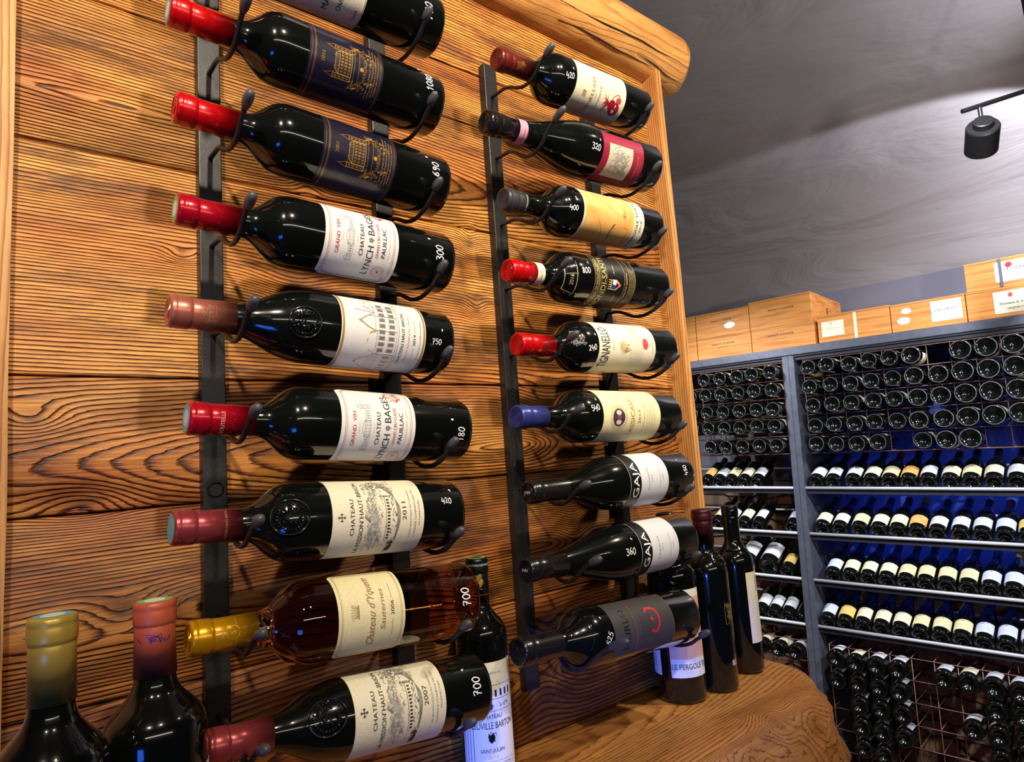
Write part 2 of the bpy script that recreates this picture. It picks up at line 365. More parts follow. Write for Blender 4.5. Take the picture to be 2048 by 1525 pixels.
def label_patch(prof, phi, half, v0, v1, mat, parent, name='label', eps=.00035, chamfer=0, th=.00025):
    """A paper label: thin curved sheet with edge thickness"""
    n = 40; v = []; f = []
    for lay in (0, 1):
        for i in range(n+1):
            a = phi-half+2*half*i/n; d = (1-abs(2*i/n-1))*half
            c = max(0, chamfer-d*radius_at(prof, v0)) if chamfer else 0
            for z in (v0+c, v1-c):
                r = radius_at(prof, z)+eps-lay*th; v.append((r*math.sin(a), -r*math.cos(a), z))
    for i in range(n): f.append((2*i, 2*i+2, 2*i+3, 2*i+1))
    o = 2*(n+1)
    for i in range(n): f.append((2*i+o, 2*i+1+o, 2*i+3+o, 2*i+2+o)); f.append((2*i, 2*i+o, 2*i+2+o, 2*i+2)); f.append((2*i+1, 2*i+3, 2*i+3+o, 2*i+1+o))
    f += [(0, 1, 1+o, o), (2*n, 2*n+o, 2*n+1+o, 2*n+1)]
    ob = mesh_obj(name, v, f, mat, parent, False)
    return ob
def capsule(prof, L, z0, mat, parent, rn=.0138, lip=True, name='capsule', z1=None, topseal=None, seal_mat=None):
    r = rn+.0010; z1 = z1 or L+.0006; e = z1
    pr = [(radius_at(prof, z0)+.0003, z0), (radius_at(prof, z0)+.001, z0)]
    zz = z0
    for k in range(1, 6):
        z = z0+(L*.80-z0)*k/6
        if z < L*.9: pr.append((max(r, radius_at(prof, z)+.001), z))
    pr += [(r, e-.026), (r+.0002, e-.0205), (r-.0003, e-.0195), (r+.0006, e-.0188), (r+.0010, e-.0165), (r+.0011, e-.008), (r+.0006, e-.0068), (r+.0010, e-.0055), (r+.0009, e-.0028), (r-.0002, e-.0008), (r-.0022, e-.0003), (r-.0028, e-.0008), (0, e-.0008)]
    pr = [p for i, p in enumerate(pr) if i < 2 or p[1] >= pr[i-1][1]-.002]
    o = lathe(name, pr, mat, parent, 40)
    if topseal:
        rr = r-.002; lathe('seal', [(rr, e-.0006), (rr, e-.0003), (rr*.62, e-.0002)], M[topseal], o, 32, False)
        lathe('seal_centre', [(rr*.62, e-.0003), (rr*.6, e-.0001), (0, e-.0001)], M[seal_mat or 'seal_white'], o, 24, False)
    else:
        ik = MB(); 
        for k in range(3): 
            q = (r-.003)*(k+1)/3.4; ik.tube([(q*math.cos(2*PI*j/20), q*math.sin(2*PI*j/20), e-.0006) for j in range(21)], .00025, 4, False)
        for k in range(10): ik.tube([((r-.003)*.35*math.cos(2*PI*k/10), (r-.003)*.35*math.sin(2*PI*k/10), e-.0006), ((r-.003)*.55*math.cos(2*PI*(k+.4)/10), (r-.003)*.55*math.sin(2*PI*(k+.4)/10), e-.0006)], .00025, 4)
        ik.build('embossing', mat, o)
    return o

# ------------------------------------------------------------------ camera
CR = ((0.7751, -0.6279, -0.0704), (0.0211, 0.1370, -0.9903), (0.6315, 0.7661, 0.1195))   # right, down, forward
cam_d = bpy.data.cameras.new('camera'); cam = bpy.data.objects.new('camera', cam_d); C.objects.link(cam)
cam_d.sensor_width = 36; cam_d.lens = 1300/2048*36; cam_d.clip_start = .02
rx, dn, fw = [Vector(q) for q in CR]
cam.matrix_world = Matrix(((rx.x, -dn.x, -fw.x, 0), (rx.y, -dn.y, -fw.y, 0), (rx.z, -dn.z, -fw.z, 0), (0, 0, 0, 1)))
bpy.context.scene.camera = cam
#PARTS

# ================================================================== THE TIMBER PANEL (wall at y = .75)
WY = .75
rng = random.Random(3)
def n1(x, seed=0):   # smooth 1-d noise
    def h(i): return random.Random(i*7919+seed*104729).random()*2-1
    i = math.floor(x); t = x-i; t = t*t*(3-2*t); return h(i)*(1-t)+h(i+1)*t
_h = {}
def n2(x, y, seed=0):
    def h(i, j):
        k = (i, j, seed)
        if k not in _h: _h[k] = random.Random(i*92821+j*68917+seed*7331).random()*2-1
        return _h[k]
    i = math.floor(x); j = math.floor(y); t = x-i; u = y-j; t = t*t*(3-2*t); u = u*u*(3-2*u)
    return (h(i, j)*(1-t)+h(i+1, j)*t)*(1-u)+(h(i, j+1)*(1-t)+h(i+1, j+1)*t)*u
def attrs(o, ph, kn, tone):
    me = o.data
    for nm, d in (('ph', ph), ('kn', kn), ('tone', tone)):
        a = me.attributes.new(nm, 'FLOAT', 'POINT'); a.data.foreach_set('value', d)
KN = [(.036, .069, .011, .006), (.077, -.014, .016, .008), (.166, .244, .007, .004), (.29, .224, .02, .012), (.555, .322, .006, .010), (.56, .221, .007, .007),
      (.692, .085, .03, .014), (.723, -.108, .012, .016), (.707, .021, .02, .009), (.64, -.326, .02, .02), (.113, -.121, .014, .008), (.179, .297, .004, .004), (.31, .36, .008, .005), (.47, -.21, .01, .008), (.66, -.26, .018, .012)]
# rows: z bottom, z top, spacing of rings, centre of the heart (x, z, slope), offset, tone
ROWS = [(.600, .80, .0050, .5, .50, .02, -.20), (.513, .600, .0034, -.5, .30, .05, .02), (.3435, .513, .0037, .105, .403, .085, -.02), (.110, .3435, .0036, -.9, .06, .04, -.10),
        (-.0225, .110, .0037, .6, .02, .10, .06), (-.200, -.0225, .0034, .55, -.13, .05, .15), (-.396, -.200, .0056, .78, -.31, .09, .20)]
V = []; Fc = []; PH = []; KNO = []; TN = []
dx = .004
for ri, (z0, z1, sp, xc, zc, sl, tone) in enumerate(ROWS):
    nx = int(1.03/dx); nz = max(6, int((z1-z0)/.0028)); base = len(V); off = rng.uniform(-.0008, .0008); po = rng.uniform(0, 9)
    for j in range(-2, nz+3):
        for i in range(nx+1):
            x = -.02+1.03*i/nx
            edge = .0006*n1(x*22, ri)+.0003*n1(x*90, ri+50)
            if j == -2: z, y = z0+.0008+edge, WY+.012
            elif j == -1: z, y = z0+.0010+edge, WY+off+.0012
            elif j == nz+1: z, y = z1-.0010+.0005*n1(x*22, ri-1), WY+off+.0012
            elif j == nz+2: z, y = z1-.0008, WY+.012
            else: z, y = z0+.0022+(z1-z0-.0044)*j/nz, WY+off
            d = sl*(x-xc)
            zz = z+.0030*n2(x*4, z*7, ri)+.0005*n2(x*14, z*60, ri+9)
            r = math.sqrt((zz-zc)**2+d*d)
            sgn = 1
            k = 0; w = 0
            for (kx, kz, ka, kb) in KN:
                q = ((x-kx)/ka)**2+((z-kz)/kb)**2
                if q < 40:
                    e1 = math.exp(-q*.16); w += 3.4*e1*(ka/.012)**.4; k += .6*math.exp(-q*1.6)
            p = r/sp+.55*n1(r*50, ri)+w+po
            V.append((x, y, z)); PH.append(p); KNO.append(min(.9, k)); TN.append(tone)
    m_ = nx+1
    for j in range(nz+4):
        for i in range(nx): a = base+j*m_+i; Fc.append((a, a+1, a+m_+1, a+m_))
wall = mesh_obj('wall_back', V, Fc, M['panel'], None, True); structure(wall); attrs(wall, PH, KNO, TN)
mb = MB(); mb.box(-.8, 1.008, WY+.012, WY+.10, -.66, .80); structure(mb.build('wall_core', M['bench']))
for a in ('ph',): pass

def timber(name, x0, x1, y0, y1, z0, z1, axis, mat, seed, sp=.004, bev=.0015, wob=.0008):
    """A sawn timber; growth rings run along axis. One mesh with fine grid."""
    V = []; F = []; PH = []
    L0, L1 = ((x0, x1) if axis == 'x' else (z0, z1)); n = max(8, int((L1-L0)/.012))
    a0, a1 = ((z0, z1) if axis == 'x' else (x0, x1))
    def ringpts():
        P = []
        for (a, b, c, d) in ((a0, y0, a1, y0), (a1, y0, a1, y1), (a1, y1, a0, y1), (a0, y1, a0, y0)):
            for t in (.04, .2, .4, .6, .8, .96): P.append((a+(c-a)*t, b+(d-b)*t))
        return P
    R = ringpts(); k = len(R)
    for i in range(n+1):
        l = L0+(L1-L0)*i/n
        for (a, y) in R:
            aa = a+wob*n2(l*9, a*30, seed); yy = y+wob*n2(l*9, y*30, seed+5)
            V.append((l, yy, aa) if axis == 'x' else (aa, yy, l))
            PH.append(math.hypot(a-(a0-.03), y-(y1+.02)+.004*n1(l*4, seed))/sp+1.2*n1(l*3, seed+2))
    for i in range(n):
        for j in range(k): F.append((i*k+j, i*k+(j+1) % k, (i+1)*k+(j+1) % k, (i+1)*k+j))
    F.append(tuple(range(k))); F.append(tuple(n*k+j for j in range(k-1, -1, -1)))
    o = mesh_obj(name, V, F, mat, None, False); attrs(o, PH, [0]*len(V), [0]*len(V)); return o
def axis_fix(mat, name):
    """same wood with the fibres running along z"""
    m = mat.copy(); m.name = name
    for n in m.node_tree.nodes:
        if n.type == 'MAPPING':
            s = n.inputs['Scale'].default_value; n.inputs['Scale'].default_value = (s[1], s[1], s[0])
    return m
M['post_v'] = axis_fix(M['post'], 'planed_post_upright')
structure(timber('trim_1', -.30, .0185, WY-.012, WY+.001, -.40, .85, 'z', M['post_v'], 11, .006))
structure(timber('trim_2', 1.0085, 1.0245, .716, .775, -.40, .741, 'z', M['post_v'], 12, .0045))

# ---- hewn log on top
V = []; F = []; PH = []; KK = []; n = 150; k = 56
for i in range(n+1):
    x = -.35+1.455*i/n; ext = max(0, (x-1.085)/.02)
    for j in range(k):
        a = 2*PI*j/k; r = .0625+.0022*n2(x*3, math.cos(a)*2+5, 1)+.0016*n2(x*9, a*1.6, 2)+.0009*n2(x*26, a*6, 3)
        f = round(a/(PI/5))*PI/5; r *= 1+.030*(math.cos((a-f)*1.0)-1)*-6*.5
        rr = r*(1-.05*ext*ext)
        y = WY+.004+rr*math.cos(a)*1.0; z = .792+rr*math.sin(a)
        xx = x+(.006*n2(a*2, 1, 9) if i == n else 0)-(.012 if (i == n and math.sin(a) > .3) else 0)
        V.append((xx, y, z))
        PH.append(math.hypot(y-.78, (z-.80)*1.0)*1.0/.0045+3.4*math.sqrt(abs(math.sin(a*.5+1.1+.4*n1(x*2, 5))))*1.5+1.6*n2(x*3, a, 7)+x*2.2)
        KK.append(max(0, min(.55, (n2(x*30, a*9, 4)-.35)*1.2*(1 if n2(x*4, a*1.2, 8) > .1 else 0))))
for i in range(n):
    for j in range(k): F.append((i*k+j, i*k+(j+1) % k, (i+1)*k+(j+1) % k, (i+1)*k+j))
cI = len(V); V.append((1.095, WY, .795)); PH.append(0); KK.append(0)
for j in range(k): F.append((n*k+j, n*k+(j+1) % k, cI))
lg = mesh_obj('log_beam', V, F, M['log'], None, True); attrs(lg, PH, KK, [0]*len(V))
tag(lg, 'thick hewn log lying along the top edge of the timber panel', 'beam')
me = lg.data
mb = MB()
for (x0, x1, a0, a1, sd) in ((.62, 1.10, 3.72, 3.60, 1), (.75, 1.0, 4.05, 4.12, 2), (.95, 1.10, 3.95, 4.15, 3)):
    P = []
    for i in range(24):
        t = i/23; x = x0+(x1-x0)*t; a = a0+(a1-a0)*t+.05*n1(x*20, sd)
        P.append((x, WY+.004+.0637*math.cos(a), .792+.0637*math.sin(a)))
    mb.tube(P, [.0012*math.sin(PI*min(1, max(.05, i/23))) + .0002 for i in range(24)], 5)
mb.build('crack', plain('crack_shadow', (40, 20, 10), .9), lg)

# ---- thick bench slab with a live edge
prof = [(.752, -.396), (.72, -.396), (.69, -.3955), (.66, -.396), (.63, -.3965), (.60, -.397), (.58, -.3975), (.568, -.399), (.558, -.4025), (.548, -.409), (.540, -.419), (.533, -.432), (.527, -.448), (.522, -.466), (.518, -.486), (.515, -.508), (.513, -.53), (.513, -.555), (.518, -.58), (.53, -.605), (.56, -.63), (.60, -.64), (.68, -.64), (.752, -.64)]
V = []; F = []; PH = []; KK = []; TT = []
xs = [-.45+.012*i for i in range(118)]+[.966+.172*(1-(1-t/26)**2.2) for t in range(27)]
k = len(prof)
for i, x in enumerate(xs):
    t = max(0, (x-.966)/.172); f = max(.02, (1-t**2.4))**(1/2.4) if t < 1 else .02
    for j, (y, z) in enumerate(prof):
        yy = .752-(.752-y)*(.40+.60*f if t < 1 else .40)
        zz = z-.006*t*t*(1 if j < 8 else 0)-(1-f)*.02*(1 if z < -.399 else 0)
        rough = 1 if j > 8 else .0
        d = .0045*n2(x*12+y*3, z*26, 3)+.0036*n2(x*38-z*30, z*110+x*14, 4)+.0022*n2(x*90-z*60, z*240+x*30, 5) if rough else 0
        yy -= d*1.2
        zz += .0007*n2(x*8, y*14, 6)*(1-rough) if j > 0 else 0
        V.append((x+(d*1.5 if t > .6 else 0), yy, zz))
        dd = math.sqrt((yy-.70)**2+(.14*(x-.55))**2+(zz+.52)**2*(.6 if rough else .2))
        w = 0; kk = 0
        for (kx, kz, ka, kb) in ((.985, -.432, .016, .014), (.80, -.47, .016, .012), (.905, -.405, .012, .01), (1.03, -.50, .018, .02), (.72, -.44, .008, .006)):
            q = ((x-kx)/ka)**2+((zz-kz)/kb)**2
            if q < 30 and j > 5: w += 4.5*math.exp(-q*.13); kk += .7*math.exp(-q*1.5)
        PH.append(dd/.0046+1.5*n2(x*4, yy*20, 8)+w+(2.2*n2(x*14+zz*20, zz*30, 2) if rough else 0)); KK.append(min(.8, kk)); TT.append(.10*rough-.03)
for i in range(len(xs)-1):
    for j in range(k-1): F.append((i*k+j, (i+1)*k+j, (i+1)*k+j+1, i*k+j+1))
F.append(tuple(range(k))); F.append(tuple((len(xs)-1)*k+j for j in range(k-1, -1, -1)))
bench = mesh_obj('timber_bench', V, F, M['bench'], None, True); attrs(bench, PH, KK, TT)
tag(bench, 'thick rough-edged timber ledge below the panel, bottles standing on it', 'ledge')

# ================================================================== THE TWO BOTTLE RACKS
def rack(name, label, bars, z0, z1, zs, screws, necks, bodies):
    t = thing(name, label, 'bottle rack', Matrix.Translation((bars[0][0], WY, z0)))
    inv = Matrix.Translation((-bars[0][0], -WY, -z0))
    def add(o): o.parent = t; o.matrix_parent_inverse = Matrix(); o.data.transform(inv); return o
    for (a, b) in bars:
        mb = MB(); mb.box(a, b, WY-.015, WY-.0005, z0, z1, .0012); add(mb.build('bar', M['rack']))
    for (x, z) in screws:
        mb = MB(); mb.tube([(x, WY-.0148, z), (x, WY-.0165, z), (x, WY-.0175, z)], [.0082, .0082, .0062], 24); add(mb.build('screw_cap', M['rack'], None, False))
    for (x, zc, kind, R) in zs:
        if kind == 'neck': c = [(.737, .001), (.722, 0), (.704, -.001), (.690, -.006), (.676, -.014), (.662, -.0195), (.646, -.0195), (.633, -.013), (.622, -.005), (.612, .0005)]; tip = [(.613, 0), (.609, .0022), (.602, .0050), (.595, .0072), (.5925, .0078)]
        else: c = [(.737, -.023), (.722, -.024), (.708, -.0265), (.694, -.033), (.678, -.0405), (.660, -.0432), (.644, -.0410), (.630, -.0360), (.620, -.0292), (.6115, -.0238)]; tip = [(.6125, -.0245), (.612, -.0225), (.606, -.019), (.599, -.0155), (.5965, -.0145)]
        q_ = (R+.0030)/(.0168 if kind == 'neck' else .0405); q_ = max(1, q_); sq = q_ if kind != 'neck' else max(1, q_*.9)
        c = [(.65+(y-.65)*sq if y < .65 else y, dz) for y, dz in c]; tip = [(.65+(y-.65)*sq, dz) for y, dz in tip]
        P = curve_pts([(x, y, zc+dz*q_) for y, dz in c], 4); mb = MB(); mb.tube(P, .0027, 10)
        o = add(mb.build('hook', M['rack'], None, True))
        P = [(x, y-(.001 if kind == 'neck' else .0), zc+dz*q_) for y, dz in tip]; mb = MB(); mb.tube(P, [.003, .0046, .0053, .0042, .0015], 12)
        q = mb.build('hook_tip', M['rodtip'], None, True); q.data.transform(inv); q.parent = o
    return t
# bottle placement: base point, tip point (world), radius
BT = {'L0': ((.4417, .5598), (.1277, .5646)), 'L1': ((.4337, .4496), (.1331, .4607)), 'L2': ((.435, .3428), (.1379, .3605)), 'L3': ((.4341, .2433), (.138, .2577)), 'L4': ((.4253, .1437), (.1311, .1585)),
 'L5': ((.4432, .0395), (.1458, .0586)), 'L6': ((.4249, -.057), (.1325, -.0394)), 'L7': ((.4382, -.1553), (.1452, -.1374)), 'L8': ((.4467, -.2576), (.1573, -.2325)),
 'R0': ((.8489, .569), (.5484, .5588)), 'R1': ((.8585, .4688), (.5206, .4562)), 'R2': ((.8488, .3594), (.5421, .3513)), 'R3': ((.8476, .2599), (.5411, .2511)), 'R4': ((.8517, .1577), (.5478, .1508)),
 'R5': ((.8442, .0519), (.5378, .0542)), 'R6': ((.8573, -.0424), (.5483, -.0444)), 'R7': ((.8526, -.1414), (.5348, -.1403)), 'R8': ((.8354, -.2536), (.5137, -.2349))}
def zat(k, x):
    (bx, bz), (tx, tz) = BT[k]; return bz+(tz-bz)*(x-bx)/(tx-bx)
RAD = {'L0': .0376, 'L1': .0374, 'L2': .0374, 'L3': .0372, 'L4': .0380, 'L5': .0372, 'L6': .0384, 'L7': .0400, 'L8': .0384, 'R0': .0372, 'R1': .0400, 'R2': .0366, 'R3': .0370, 'R4': .0366, 'R5': .0372, 'R6': .0385, 'R7': .0385, 'R8': .0395}
NRAD = {'R1': .0195, 'R7': .0182, 'R8': .0290, 'L0': .0138}
XL1, XL2, XR1, XR2 = .1925, .4080, .606, .828
zs = [(XL1, zat('L%d' % i, XL1), 'neck', NRAD.get('L%d' % i, .0138)) for i in range(9)]+[(XL2, zat('L%d' % i, XL2), 'body', RAD['L%d' % i]) for i in range(9)]
rack('bottle_rack', 'black steel wall rack on the left holding nine large bottles', [(.1805, .2045), (.3965, .4205)], -.30, .66, zs, [(.1925, -.0101)], 0, 0)
zs = [(XR1, zat('R%d' % i, XR1), 'neck', NRAD.get('R%d' % i, .0138)) for i in range(9)]+[(XR2, zat('R%d' % i, XR2), 'body', RAD['R%d' % i]) for i in range(9)]
rack('bottle_rack', 'black steel wall rack on the right, next to the wooden post', [(.594, .618), (.816, .840)], -.3214, .6153, zs, [(.6045, -.0096)], 0, 0)

# ================================================================== BOTTLES LYING ON THE RACKS
def lying(key, style, R, label, capmat, cap_from, off=0, rn=.0138, seal=None, sealc=None, glass='glass', lipless=False, phl=None):
    (bx, bz), (tx, tz) = BT[key]; L = math.hypot(bx-tx, bz-tz)
    ax = Vector((tx-bx, 0, tz-bz)).normalized(); ly = Vector((0, 1, 0)); lx = ly.cross(ax)
    m = Matrix(((lx.x, ly.x, ax.x, bx), (lx.y, ly.y, ax.y, .65), (lx.z, ly.z, ax.z, bz), (0, 0, 0, 1)))
    t = thing('wine_bottle', label, 'wine bottle', m, 'bottles lying on the wall racks')
    pr = profile(style, L, R, rn)
    lathe('glass_body', pr, M[glass], t, 64)
    if capmat: capsule(pr, L, cap_from, M[capmat], t, rn, topseal=seal, seal_mat=sealc)
    phi = -math.atan2((bz+tz)/2, .65)+rad(off)
    return t, pr, phi, L
def price(t, pr, phi, txt, u, v, h, rot=0, lw=None):
    k = Ink(pr, phi, v, .0005); k.hand(txt, u, 0, h, 'chalk', rot, lw=lw); o = k.build('price_writing', t); o['label'] = 'white hand-written price'; return o
def seal_relief(t, pr, phi, v, r):
    """raised glass medallion on the shoulder"""
    k = Ink(pr, phi, v, .0009); mb = MB()
    def P(u, w, e=0): return k.P(u, w, e)
    mb.tube([P(r*math.cos(2*PI*i/36), r*math.sin(2*PI*i/36)) for i in range(37)], .0009, 6, False)
    rr = random.Random(5)
    for i in range(26):
        a = 2*PI*i/26; mb.tube([P(r*.84*math.cos(a), r*.84*math.sin(a)), P(r*.68*math.cos(a+.05), r*.68*math.sin(a+.05), .0004)], .0007, 5)
    for i in range(26):
        a = rr.uniform(0, 6.28); q = r*.55*math.sqrt(rr.random()); u, w = q*math.cos(a), q*math.sin(a)
        mb.tube([P(u, w), P(u+rr.uniform(-.003, .003), w+rr.uniform(-.003, .003), .0006), P(u+rr.uniform(-.004, .004), w+rr.uniform(-.002, .004))], .0008, 5)
    mb.build('glass_medallion', M['glass'], t, True)
def house(k, u0, v0, w, h, m, lw=.0003, cols=5, rows=2):
    """line drawing of a building: v up"""
    k.line([(u0, v0), (u0+w, v0), (u0+w, v0+h), (u0, v0+h)], lw, m, closed=True)
    k.line([(u0-.001, v0+h), (u0+w/2, v0+h*1.5), (u0+w+.001, v0+h)], lw, m)
    for i in range(cols):
        for j in range(rows):
            a = u0+w*(i+.3)/cols; b = v0+h*(j+.25)/rows; k.line([(a, b), (a+w*.4/cols, b), (a+w*.4/cols, b+h*.5/rows), (a, b+h*.5/rows)], lw*.8, m, closed=True)
def border(k, u, v0, v1, ch, w, m, e=0):
    k.line([(-u+ch, v0), (u-ch, v0), (u, v0+ch), (u, v1-ch), (u-ch, v1), (-u+ch, v1), (-u, v1-ch), (-u, v0+ch)], w, m, closed=True)

def lynch(key, label, off, capmat, seal, sealc, year, cap_text=None):
    t, pr, phi, L = lying(key, 'bord', .0372, label, capmat, L_CAP, off, seal=seal, sealc=sealc)
    lb = label_patch(pr, phi, rad(84), .078, .163, M['paper'], t, chamfer=.007)
    k = Ink(pr, phi, .078); H = .085
    border(k, .0505, .0045, H-.0045, .007, .0005, 'redink'); border(k, .0490, .0062, H-.0062, .0065, .0003, 'brownink')
    k.text('GRAND  VIN', -.002, .0690, .0040, 'redink', .036)
    k.line([(-.006, .0655), (.004, .0655)], .00025, 'greyink')
    # the long low chateau
    house(k, -.009, .0530, .016, .0065, 'greyink', .00028, 5, 2); house(k, -.026, .0535, .006, .0055, 'greyink', .00028, 2, 1)
    k.line([(-.020, .0535), (-.009, .0535)], .00028, 'greyink'); k.line([(-.020, .0585), (-.009, .0585)], .00028, 'greyink')
    for i in range(4): k.line([(-.018+.0025*i, .055), (-.018+.0025*i, .0572)], .0006, 'greyink')
    k.line([(.007, .0535), (.020, .0535)], .00028, 'greyink'); k.line([(.007, .0585), (.020, .0585)], .00028, 'greyink')
    for i in range(4): k.line([(.0095+.0025*i, .055), (.0095+.0025*i, .0572)], .0006, 'greyink')
    house(k, .020, .0535, .004, .0095, 'greyink', .00028, 1, 2)
    k.line([(-.006, .0490), (.004, .0490)], .00025, 'greyink')
    k.text('CHATEAU', -.001, .0418, .0046, 'ink', .034)
    k.text('LYNCH', -.023, .0298, .0075, 'ink', .033); k.text('BAGES', .022, .0298, .0075, 'ink', .033)
    for a in range(5): k.disc(.0006*0+.0018*math.cos(a*1.256), .0335+.0018*math.sin(a*1.256), .0011, 'greyink')
    k.line([(0, .0335), (0, .0295)], .0005, 'greyink')
    k.text('GRAND CRU CLASSE', .002, .0232, .0032, 'redink', .040)
    k.text('PAUILLAC', 0, .0152, .0048, 'ink', .033)
    k.text('A CORDEILLAN BAGES PAUILLAC GIRONDE', 0, .0105, .0010, 'paleink', .036)
    for r in (.0072, .0062, .0034): k.ring(-.034, .0185, r, .0003, 'redink')
    k.disc(-.034, .0185, .0014, 'redink', None, 8)
    k.text(year, -.040, .0085, .0026, 'redink', .009)
    k.scribble(.038, .022, .014, .016, 'redink', 18, .0005, 4)
    k.build('label_print', lb)
    if cap_text:
        c = Ink([(.0150, 0), (.0150, .5)]*5, phi+rad(-10), L-.030, .0004); c.text(cap_text, 0, 0, .0035, 'peach', .022); c.build('capsule_print', t)
    return t, pr, phi, L
L_CAP = .245
# L0 : only the lower half hangs into the picture
t, pr, phi, L = lying('L0', 'bord', .0376, 'dark bottle at the very top of the left rack, cut off by the frame', 'cap_red', .248, -2)
lb = label_patch(pr, phi, rad(66), .106, .195, M['cream'], t)
k = Ink(pr, phi, .106); k.line([(-.041, .0012), (.041, .0012), (.041, .087), (-.041, .087)], .0005, 'ink', closed=True)
k.text('CHATEAU', -.006, .026, .0052, 'ink', .030); k.text('2008', -.018, .0065, .0036, 'redink', .012)
k.line([(-.018+.009*math.cos(a*.2618), .0083+.0048*math.sin(a*.2618)) for a in range(24)], .0003, 'redink', closed=True)
k.text('MARGAUX', 0, .040, .0070, 'ink', .05); k.build('label_print', lb)
price(t, pr, phi, '700', .022, .022, .0095)

def palmer(key, label, off, year, cap, seal, pr_txt):
    t, pr, phi, L = lying(key, 'bord', .0374, label, 'cap_red', .246, off, seal=seal)
    v0 = .076 if key == 'L2' else .086
    lb = label_patch(pr, phi, rad(80), v0, v0+.086, M['navy'], t); k = Ink(pr, phi, v0)
    for v, w in ((.0835, .0003), (.0800, .0006), (.0788, .0003), (.003, .0004), (.0045, .0002)): k.line([(-.050, v), (.050, v)], w, 'gold')
    k.text(year, 0, .0690, .0038, 'gold', .011)
    # chateau with turrets, wreath and banners
    for i, (u, w, h) in enumerate(((-.017, .0045, .020), (.0125, .0045, .020), (-.012, .024, .0145))): k.line([(u, .038), (u+w, .038), (u+w, .038+h), (u, .038+h)], .0005, 'goldink', closed=True)
    for u in (-.01475, .01475): k.line([(u-.003, .058), (u, .067), (u+.003, .058)], .0007, 'gold'); k.line([(u, .067), (u, .070)], .0003, 'gold')
    for u in (-.006, .006): k.line([(u-.002, .0525), (u, .0585), (u+.002, .0525)], .0005, 'gold')
    k.line([(-.012, .0525), (-.008, .057), (.008, .057), (.012, .0525)], .0006, 'goldink')
    for j in range(3):
        for i in range(7): u = -.010+.0033*i; v = .0395+.0043*j; k.rect(u, v, u+.0016, v+.0026, 'gold', .00005)
    for j in range(4):
        for sx in (-1, 1): k.rect(sx*.0148-.0008, .040+.0045*j, sx*.0148+.0008, .0425+.0045*j, 'gold', .00005)
    for j in range(12): k.line([(-.018, .0385+.0017*j), (.018, .0385+.0017*j)], .00012, 'goldink')
    for sx in (-1, 1):
        rr = random.Random(8 if sx > 0 else 9)
        for i in range(46):
            a = rr.uniform(-.2, 1.6); q = .0205+rr.uniform(-.004, .005); u = sx*q*math.cos(a-.9); v = .030+q*.8*math.sin(a-.9)-.002
            k.line([(u, v), (u+rr.uniform(-.0025, .0025), v+rr.uniform(-.002, .003))], .0008, rr.choice(['gold', 'goldink', 'gold']))
        for i in range(9): k.ring(sx*(.014+.0012*i), .026+.0016*i, .0013, .0004, 'gold', 8)
    k.poly([(-.021, .0295), (.021, .0295), (.0235, .0350), (-.0235, .0350)], 'goldink', .00008); k.line([(-.021, .0295), (.021, .0295)], .0004, 'gold'); k.line([(-.0235, .035), (.0235, .035)], .0004, 'gold')
    k.text('CHATEAU PALMER', 0, .0307, .0029, 'blk', .038)
    k.text('MARGAUX', 0, .0205, .0042, 'gold', .026); k.disc(0, .0262, .0022, 'goldink')
    for v, w, s in ((.0160, .060, 'MIS EN BOUTEILLE AU CHATEAU'), (.0125, .056, 'APPELLATION MARGAUX CONTROLEE'), (.0092, .050, 'SOCIETE CIVILE DU CHATEAU PALMER'), (.0062, .046, 'PROPRIETAIRE A MARGAUX GIRONDE')): k.text(s, 0, v, .0015, 'goldink', w)
    k.build('label_print', lb)
    price(t, pr, phi, pr_txt, .019 if key == 'L1' else .012, .020, .0085)
    price(t, pr, phi, 'e', .036 if key == 'L1' else .026, .030, .006)
    return t
palmer('L1', 'lying bottle with red capsule and dark castle label, second from top of left rack', 18, '2010', 'cap_red', 'teal', '1080')
palmer('L2', 'lying bottle with red capsule and gold castle label dated 2003', 16, '2003', 'cap_red', None, '690')
t, pr, phi, L = lynch('L3', 'lying bottle with red capsule, white label dated 2011 and price 300', 16, 'cap_red2', 'green_seal', 'seal_white', '2011')
price(t, pr, phi, '300', .004, .020, .0088); price(t, pr, phi, 'e', .020, .032, .006)
t, pr, phi, L = lynch('L5', 'lying bottle with white label and red capsule ringed by a pale blue seal', -3, 'cap_red2', 'teal', 'label_grey', '2006', 'BOUTEILLE')
price(t, pr, phi, '180', -.003, .014, .008); price(t, pr, phi, 'e', .014, .025, .006)

# L4
t, pr, phi, L = lying('L4', 'hb', .0380, 'slope-shouldered lying bottle with copper capsule and white label showing a gabled mansion', 'cap_copper', .242, 0)
lb = label_patch(pr, phi, rad(84), .041, .141, M['paper'], t); k = Ink(pr, phi, .041)
for v in (.0022, .0978): k.rect(-.055, v-.0012, .055, v+.0012, 'goldink')
k.text('CHATEAU HAUT-BRION', 0, .0270, .0037, 'ink', .060); k.text('Premier Grand Cru Classe', 0, .0205, .0030, 'tan', .052, .35)
k.text('2019', 0, .0130, .0030, 'ink', .012); k.line([(-.022, .0145), (-.009, .0145)], .0003, 'ink'); k.line([(.009, .0145), (.022, .0145)], .0003, 'ink'); k.text('Domaine Clarence Dillon Proprietaire', 0, .0065, .0018, 'greyink', .044, .3)
k.poly([(-.050, .034), (.050, .034), (.050, .0365), (-.050, .0365)], 'tan'); k.line([(-.050, .034), (.050, .034)], .0005, 'brownink')
k.poly([(-.048, .0365), (-.019, .0365), (-.019, .055), (-.048, .055)], 'beige'); k.poly([(-.049, .055), (-.017, .055), (-.026, .074), (-.032, .079), (-.041, .068)], 'tan', .00003)
